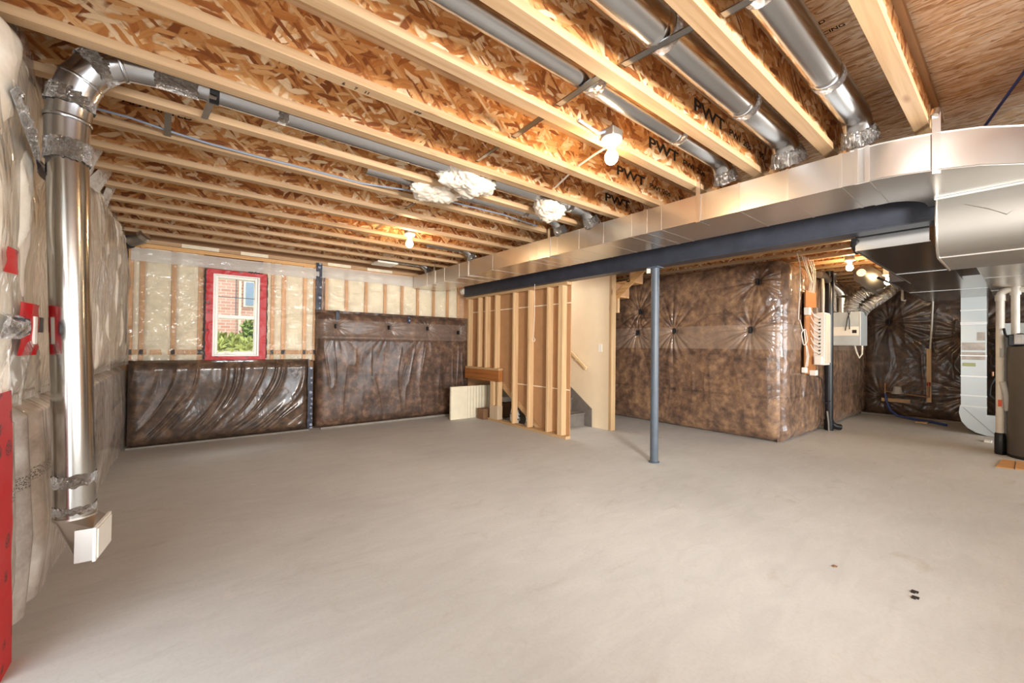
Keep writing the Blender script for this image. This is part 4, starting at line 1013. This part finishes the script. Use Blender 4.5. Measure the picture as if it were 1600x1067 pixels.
MB().tube([(8.12, 1.80, 1.795), (8.12, 1.80, 2.06), (8.10, 1.82, 2.12), (7.98, 1.90, 2.22), (7.94, 1.90, 2.28), (7.93, 1.88, 2.40)], 0.062, 22).build('pipe_run', m_galv, gp, True)
for p, d in (((8.12, 1.80, 2.04), (0, 0, 1)), ((7.96, 1.90, 2.26), (0.1, 0, 1))): crump(p, d, 0.064, 0.04, 31, 'pipe_joint', gp, 0.02)
gp2 = thing('vent_pipe', (8.0, 1.86, 1.8), 'foil taped pipe standing behind the black drain pipe', 'pipe')
MB().tube([(8.02, 1.90, 1.80), (8.02, 1.90, 2.10), (7.9, 1.93, 2.15)], 0.05, 18).build('pipe_run', m_flex, gp2, True)
def flex(path, r, label, n=70):
    P = [Vector(p) for p in path]; out = []; rs = []
    for i in range(n+1):
        t = i/n*(len(P)-1); k = min(int(t), len(P)-2); f = t-k
        p0, p1, p2, p3 = P[max(k-1, 0)], P[k], P[k+1], P[min(k+2, len(P)-1)]
        out.append(0.5*((2*p1)+(-p0+p2)*f+(2*p0-5*p1+4*p2-p3)*f*f+(-p0+3*p1-3*p2+p3)*f**3)); rs.append(r*(1.0+(0.14 if i % 6 < 3 else -0.10)))
    t_ = thing('flexible_duct', path[0], label, 'duct', 'foil flexible ducts over the ventilator')
    MB().tube(out, rs, 22).build('hose', m_flex, t_, True)
    crump(path[0], P[1]-P[0], r, 0.06, 41, 'foil_tape', t_, 0.06); crump(path[-1], P[-1]-P[-2], r, 0.08, 42, 'foil_tape', t_, 0.06)
flex([(8.12, 1.70, 1.81), (8.10, 1.67, 1.93), (8.10, 1.58, 2.05), (8.12, 1.46, 2.14), (8.14, 1.40, 2.22)], 0.085, 'ribbed foil flexible duct slanting up right from the ventilator')
flex([(8.30, 1.60, 1.81), (8.34, 1.54, 1.90), (8.45, 1.44, 2.0), (8.6, 1.34, 2.12), (8.7, 1.26, 2.25)], 0.085, 'smoother tan foil duct curving behind the ribbed one')
rg = thing('round_duct', (7.9, 1.5, 2.2), 'large round grey duct joining the ventilator hose to the flat duct', 'duct')
MB().tube([(7.2, 1.39, 2.26), (7.26, 1.39, 2.26), (7.4, 1.39, 2.255), (7.7, 1.385, 2.24), (8.02, 1.39, 2.21), (8.14, 1.41, 2.16)], [0.05, 0.10, 0.13, 0.135, 0.13, 0.12], 28).build('duct_run', m_dull, rg, True)
crump((8.0, 1.36, 2.215), (1, 0.1, -0.2), 0.126, 0.10, 51, 'foil_tape', rg, 0.05)

# flat ducts past the beam
def flatduct(x0, x1, y0, y1, z0, z1, label, seams, mat=m_dark):
    d = thing('flat_duct', ((x0+x1)/2, (y0+y1)/2, z0), label, 'duct', None)
    MB().box(x0, x1, y0, y1, z0, z1).build('duct_body', mat, d)
    for x in seams: MB().box(x-0.005, x+0.005, y0-0.002, y1+0.002, z0-0.003, z0+0.001).build('seam', m_dark, d)
    MB().box(x0, x1, y0-0.004, y0+0.004, z0-0.005, z0+0.005).box(x0, x1, y1-0.004, y1+0.004, z0-0.005, z0+0.005).build('edge_lip', m_dark, d)
    return d
d2 = flatduct(3.98, 6.35, 0.405, 0.80, 1.955, 2.25, 'flat galvanised duct crossing above the floor, left of the open gap', (5.5,))
MB().box(3.965, 3.98, 0.405, 0.80, 1.95, 2.06).build('end_plate', m_dark, d2)
MB().tube([(3.93, 0.80, 2.03), (3.98, 0.815, 2.0), (4.10, 0.815, 1.965)], 0.02, 10).build('black_lip', m_rub, d2, True)
flatduct(4.35, 9.0, -0.95, 0.262, 1.955, 2.25, 'wide flat galvanised duct at the right edge above the tank', (5.2, 6.4, 7.8), m_galv)
flatduct(6.36, 9.3, 0.268, 0.98, 1.99, 2.28, 'low galvanised plenum above the vertical return duct', (7.7,))
# big rounded drop under the trunk elbow
rd = thing('return_plenum', (3.6, -0.2, 1.75), 'large smooth rounded grey duct section under the trunk elbow at the right', 'duct')
prof = [(3.60, 2.135), (3.585, 2.07), (3.58, 2.0), (3.59, 1.93), (3.61, 1.87), (3.65, 1.815), (3.70, 1.785), (4.3, 1.785), (4.3, 2.04), (3.775, 2.04), (3.775, 2.135)]
MB().prism(prof, 1, -0.95, 0.335).build('duct_body', m_dull, rd, True, angle=50)
MB().tube([(x-0.002, 0.337, z) for x, z in prof[:8]], 0.007, 8).build('rim', m_galv, rd, True)
MB().bar((3.592, 0.345, 2.133), (3.592, -0.9, 2.133), 0.012, 0.012).build('rim', m_galv, rd)
MB().bar((3.70, 0.34, 1.786), (3.70, -0.9, 1.786), 0.014, 0.008).build('rim', m_galv, rd)
MB().tube([(3.586, 0.22, 2.07), (3.580, 0.13, 2.02), (3.583, 0.06, 1.97), (3.586, 0.0, 2.02), (3.58, -0.06, 2.07)], 0.0025, 6).build('cross_break', m_dull, rd, True)

# return drop with elbow foot
vd = thing('return_drop', (9.1, 0.45, 0), 'pale galvanised vertical return duct with quarter round foot on the far wall', 'duct')
m_vd = metal('bright_galvanised_sheet', 'c6cbc9', 0.36, 0.1)
MB().box(8.92, 9.30, 0.335, 0.585, 0.40, 2.02).build('duct_body', m_vd, vd)
pf_ = [(0.335, 0.40), (0.595, 0.40), (0.605, 0.30), (0.58, 0.18), (0.52, 0.09), (0.44, 0.035), (0.34, 0.005), (0.25, 0.0), (0.25, 0.30), (0.335, 0.30)]
MB().prism(pf_, 0, 8.915, 9.31).build('elbow_foot', m_vd, vd)
MB().box(8.88, 8.93, 0.20, 0.25, 0.0, 0.33).build('collar', m_vd, vd)
for z in (1.62, 1.60, 0.405, 1.14, 0.84, 0.56, 1.80): MB().box(8.912, 8.93, 0.330, 0.590, z-0.006, z+0.006).build('seam', m_galv, vd)
MB().bar((8.912, 0.56, 0.38), (8.912, 0.26, 0.03), 0.006, 0.02, (1, 0, 0)).build('cross_brace', m_dull, vd)
MB().box(8.914, 8.92, 0.35, 0.43, 1.36, 1.48).build('label', m_label, vd)
MB().box(8.914, 8.92, 0.35, 0.575, 1.22, 1.33).build('label', m_label, vd)
MB().box(8.914, 8.92, 0.35, 0.575, 1.08, 1.19).build('label', m_label, vd)
MB().box(8.914, 8.92, 0.44, 0.57, 0.985, 1.035).build('label', plain('green_label', 'a9b184', 0.5), vd)
fu = thing('furnace', (9.4, -0.2, 0), 'dark furnace cabinet half hidden behind the white pipe', 'furnace')
MB().box(8.9, 9.9, -0.75, 0.19, 0.0, 1.42, 0.01).build('cabinet', plain('dark_furnace_enamel', '4a4640', 0.4), fu)
MB().box(8.9, 9.9, -0.75, 0.19, 1.425, 1.60, 0.004).build('plenum', m_vd, fu)
MB().tube([(8.95, 0.215, 0.95), (8.9, 0.25, 0.85), (8.92, 0.30, 0.72), (8.95, 0.31, 0.58), (8.95, 0.25, 0.52)], 0.012, 8).build('gas_line', m_rub, fu, True)
MB().tube([(8.88, 0.28, 0.92), (8.88, 0.28, 0.86)], 0.012, 10).build('valve', m_copper, fu, True)

# water service on the far wall
ws = thing('water_service', (10.1, 1.3, 0.3), 'water meter and copper pipe between two pine blocks on the dark wall', 'water meter')
WX = 10.11
MB().box(WX-0.03, WX, 1.005, 1.065, 0.31, 1.24, 0.003).build('vertical_board', m_stud, ws)
MB().box(WX-0.03, WX, 1.27, 1.655, 0.265, 0.325, 0.003).build('horizontal_board', m_pineY, ws)
MB().lathe((WX-0.06, 1.43, 0.42), [(0.085, 0.0), (0.085, 0.02), (0.065, 0.05), (0.055, 0.13), (0.03, 0.14)], 18).build('meter', m_label, ws, True)
MB().tube([(WX-0.06, 1.60, 0.45), (WX-0.06, 1.43, 0.44), (WX-0.06, 1.05, 0.40)], 0.013, 10).build('copper_pipe', m_copper, ws, True)
MB().tube([(WX-0.05, 1.035, 0.40), (WX-0.05, 1.035, 0.66)], 0.014, 10).build('copper_pipe', m_copper, ws, True)
MB().lathe((WX-0.06, 1.035, 0.60), [(0.025, 0), (0.025, 0.06)], 10).build('valve', plain('red_valve', 'a53a24', 0.4), ws, True)
MB().tube([(WX-0.02, 1.02, 1.24), (WX-0.02, 1.0, 1.7), (WX-0.02, 0.985, 2.15)], 0.014, 10).build('riser_pipe', m_pvc, ws, True)
MB().tube([(WX-0.06, 1.60, 0.42), (WX-0.06, 1.60, 0.60)], 0.018, 10).build('copper_pipe', m_copper, ws, True)
hs = MB().tube([(WX-0.05, 1.60, 0.45), (WX-0.06, 1.58, 0.28), (WX-0.10, 1.52, 0.12), (WX-0.14, 1.42, 0.04), (WX-0.25, 1.2, 0.022), (WX-0.42, 0.95, 0.022), (WX-0.6, 0.78, 0.022)], 0.02, 12).build('garden_hose', m_hose, smooth=True)
tag(hs, 'blue hose curving from the water meter along the floor', 'hose')
gl = MB().tube([(6.4, 1.08, 2.06), (8.0, 0.98, 2.02), (9.4, 0.95, 2.0)], 0.014, 8).build('gas_pipe', m_rub, smooth=True); tag(gl, 'thin dark pipe under the flat ducts toward the far wall', 'pipe')
dp = MB().tube([(9.11, 1.24, 2.40), (9.11, 1.24, 2.02), (9.11, 1.20, 2.01)], 0.016, 8).build('drop_pipe', m_pvc, smooth=True); tag(dp, 'short white pipe hanging right of the farthest bulb', 'pipe')

# tank, PVC, cardboard
tk = thing('water_tank', (7.53, -0.15, 0), 'charcoal grey cylindrical water heater cut by the right edge', 'water heater')
MB().lathe((7.53, -0.15, 0), [(0.27, 0.0), (0.285, 0.01), (0.285, 1.22), (0.275, 1.26), (0.20, 1.275)], 40).build('shell', m_tank, tk, True)
MB().lathe((7.53, -0.15, 0), [(0.288, 0.0), (0.288, 0.03)], 40).build('base_ring', m_rub, tk, True)
MB().box(7.38, 7.56, -0.02, 0.12, 1.27, 1.40, 0.01).build('blower', m_black, tk)
MB().lathe((7.37, 0.03, 1.36), [(0.055, -0.02), (0.055, 0.03)], 16, 0).build('blower_fan', m_rub, tk, True)
MB().box(7.34, 7.40, 0.005, 0.075, 1.29, 1.40, 0.006).build('control_box', m_label, tk)
MB().tube([(7.42, 0.06, 1.30), (7.40, 0.14, 1.40), (7.46, 0.15, 1.47)], 0.012, 8).build('wire', m_rub, tk, True)
pv = thing('vent_piping', (7.5, 0.17, 0), 'white plastic vent pipe with elbow rising beside the tank', 'pipe')
MB().tube([(7.5, 0.18, 0.13), (7.5, 0.178, 1.0), (7.5, 0.178, 1.86)]+[(7.5, 0.178-0.06*(1-math.cos(a)), 1.86+0.06*math.sin(a)) for a in (0.4, 0.8, 1.2, 1.57)]+[(7.5, 0.07, 1.92), (7.5, -0.4, 1.92)], 0.036, 20).build('pipe_run', m_pvc, pv, True)
MB().tube([(7.5, 0.065, 1.40), (7.5, 0.065, 1.88)], 0.034, 20).build('pipe_run', m_pvc, pv, True)
MB().lathe((7.5, 0.065, 1.86), [(0.044, 0), (0.046, 0.03), (0.046, 0.10), (0.03, 0.12)], 18).build('tee', m_pvc, pv, True)
MB().tube([(7.5, 0.178, 1.80), (7.5, 0.178, 1.87)], 0.043, 18).build('coupling', m_pvc, pv, True)
MB().lathe((7.5, 0.18, 0.0), [(0.044, 0), (0.047, 0.02), (0.047, 0.14), (0.044, 0.24), (0.038, 0.25)], 20).build('drain_trap', m_black, pv, True)
MB().box(7.455, 7.47, 0.15, 0.18, 1.14, 1.24, 0.002).build('strap_plate', m_dull, pv)
MB().box(7.455, 7.466, 0.165, 0.195, 0.56, 0.64, 0.001).build('orange_tag', plain('orange_tag', 'd2552a', 0.5), pv)
MB().tube([(7.47, 0.16, 0.85), (7.45, 0.13, 0.70), (7.47, 0.12, 0.52)], 0.03, 10).build('plastic_wrap', m_bandfilm, pv, True)
cs = thing('cardboard_sheet', (6.9, 0.0, 0), 'flat tan cardboard on the floor before the charcoal tank', 'cardboard')
MB().prism([(6.60, 0.19), (6.64, 0.07), (7.12, 0.065), (7.10, 0.155)], 2, 0.001, 0.010).build('sheet', m_card, cs)
MB().prism([(6.645, 0.062), (6.75, -0.35), (7.2, -0.35), (7.12, 0.057)], 2, 0.001, 0.014).build('sheet', m_card, cs)
lt = MB().box(8.28, 8.45, 0.27, 0.34, 0.0, 0.02, 0.006).build('paper_scrap', m_whitepl); tag(lt, 'white scrap on the floor before the return duct foot', 'scrap')
lt = MB().box(9.55, 9.70, 1.0, 1.14, 0.0, 0.02, 0.005).build('wood_offcut', m_stud); tag(lt, 'small pale offcut on the floor by the blue hose', 'scrap')
for i, (x, y, s_) in enumerate(((2.83, 0.661, 0.012), (2.851, 0.347, 0.016), (2.787, 0.337, 0.016))):
    m = MB().box(x-s_, x+s_, y-s_*0.5, y+s_*0.5, 0.0, 0.006, 0.002).box(x-s_*0.2, x+s_*1.3, y-s_*1.1, y-s_*0.3, 0, 0.004, 0.0015)
    o = m.build('dirt_crumb', m_ink if i else m_brownbag); tag(o, ('lone brown dirt crumb on the open floor at right', 'far one of two dark dirt crumbs at right', 'near one of two dark dirt crumbs at right')[i], 'crumb')
cd = MB().tube([(9.5, 0.2, 2.60), (4.0, 0.13, 2.62), (3.2, 0.10, 2.66)], 0.008, 8).build('blue_cable', m_hose, smooth=True)
cd.data.clear_geometry(); 
me = MB().tube([(3.33, -0.02, 2.665), (3.55, 0.062, 2.62), (3.75, 0.144, 2.567), (3.95, 0.21, 2.50)], 0.008, 8); bpy.data.objects.remove(cd)
cd = me.build('blue_cable', m_hose, smooth=True); tag(cd, 'blue cable dropping from the sheathing behind the trunk elbow', 'cable')
for i_, w_ in enumerate(('SIZED', 'FOR', 'SPACING')): text(w_, 0.034, (2.235+0.045*i_, 0.645, JT-0.0005), (math.pi, 0, -math.pi/2), m_ink, ceil, bold=0.0006)

# ================================================================== OUTSIDE THE WINDOW
yd = struct(MB().prism([(6.62, -0.3), (6.62, 0.75), (9.5, 1.15), (22, 1.2), (22, -0.3)], 0, -6, 9).build('ground', plain('dry_grass_ground', 'a8a282', 0.9, 0, 0.3, 20, 0.2)))
def brickmat():
    t = NT('pink_brick'); v = t.maprot(t.objco(), (1, 1, 1), (math.pi/2, 0, 0))
    b = t.n('TexBrick', {'Vector': v, 'Color1': lin('d8ab9c'), 'Color2': lin('c99585'), 'Mortar': lin('d8cec4'), 'Scale': 1.0, 'Mortar Size': 0.008, 'Brick Width': 0.21, 'Row Height': 0.075})
    t.bsdf(Base_Color=b.outputs[0], Roughness=0.85); return t.m
nb = thing('neighbour_house', (1.5, 12.3, 1.1), 'pink brick house wall seen through the window', 'house')
MB().box(-5, 2.6, 12.2, 12.6, 0.5, 7).build('brick_wall', brickmat(), nb)
MB().box(1.12, 1.62, 12.16, 12.22, 2.1, 3.4, 0.01).build('window_frame', m_white, nb)
MB().box(1.17, 1.57, 12.14, 12.17, 2.15, 2.72).build('pane', plain('blue_grey_pane', '8fa6bf', 0.1, var=0.05), nb)
MB().box(1.17, 1.57, 12.14, 12.17, 2.78, 3.35).build('pane', plain('blue_grey_pane', '8fa6bf', 0.1, var=0.05), nb)
MB().box(1.02, 1.07, 12.12, 12.2, 1.0, 5).build('downpipe', m_pvc, nb)
m_leaf = plain('sunlit_leaf', '7f9a4c', 0.6, var=0.35); m_grass = plain('sunlit_grass', '9aa658', 0.7, var=0.3)
def foliage(name, c, rad, n, size, mat, seed, label, cat):
    rnd = random.Random(seed); m = MB()
    for i in range(n):
        d = Vector((rnd.gauss(0, 1), rnd.gauss(0, 1), rnd.gauss(0, 1))).normalized()*rnd.uniform(0.6, 1.0)
        p = Vector((c[0]+d.x*rad[0], c[1]+d.y*rad[1], c[2]+abs(d.z)*rad[2])); a = Vector((rnd.gauss(0, 1), rnd.gauss(0, 1), rnd.gauss(0, 1)+0.5)).normalized(); b = a.orthogonal().normalized()
        m.add([p, p+a*size*0.5+b*size*0.28, p+a*size, p+a*size*0.5-b*size*0.28], [(0, 1, 2, 3)])
    o = m.build(name, mat); o['kind'] = 'stuff'; tag(o, label, cat)
foliage('shrub', (1.17, 10.4, 1.12), (0.28, 0.3, 0.62), 1500, 0.11, m_leaf, 3, 'round green shrub outside the window', 'shrub')
foliage('tall_grass', (0.45, 9.6, 0.95), (0.9, 0.9, 0.38), 3000, 0.13, m_grass, 5, 'tall sunlit grass and weeds outside the window', 'grass')
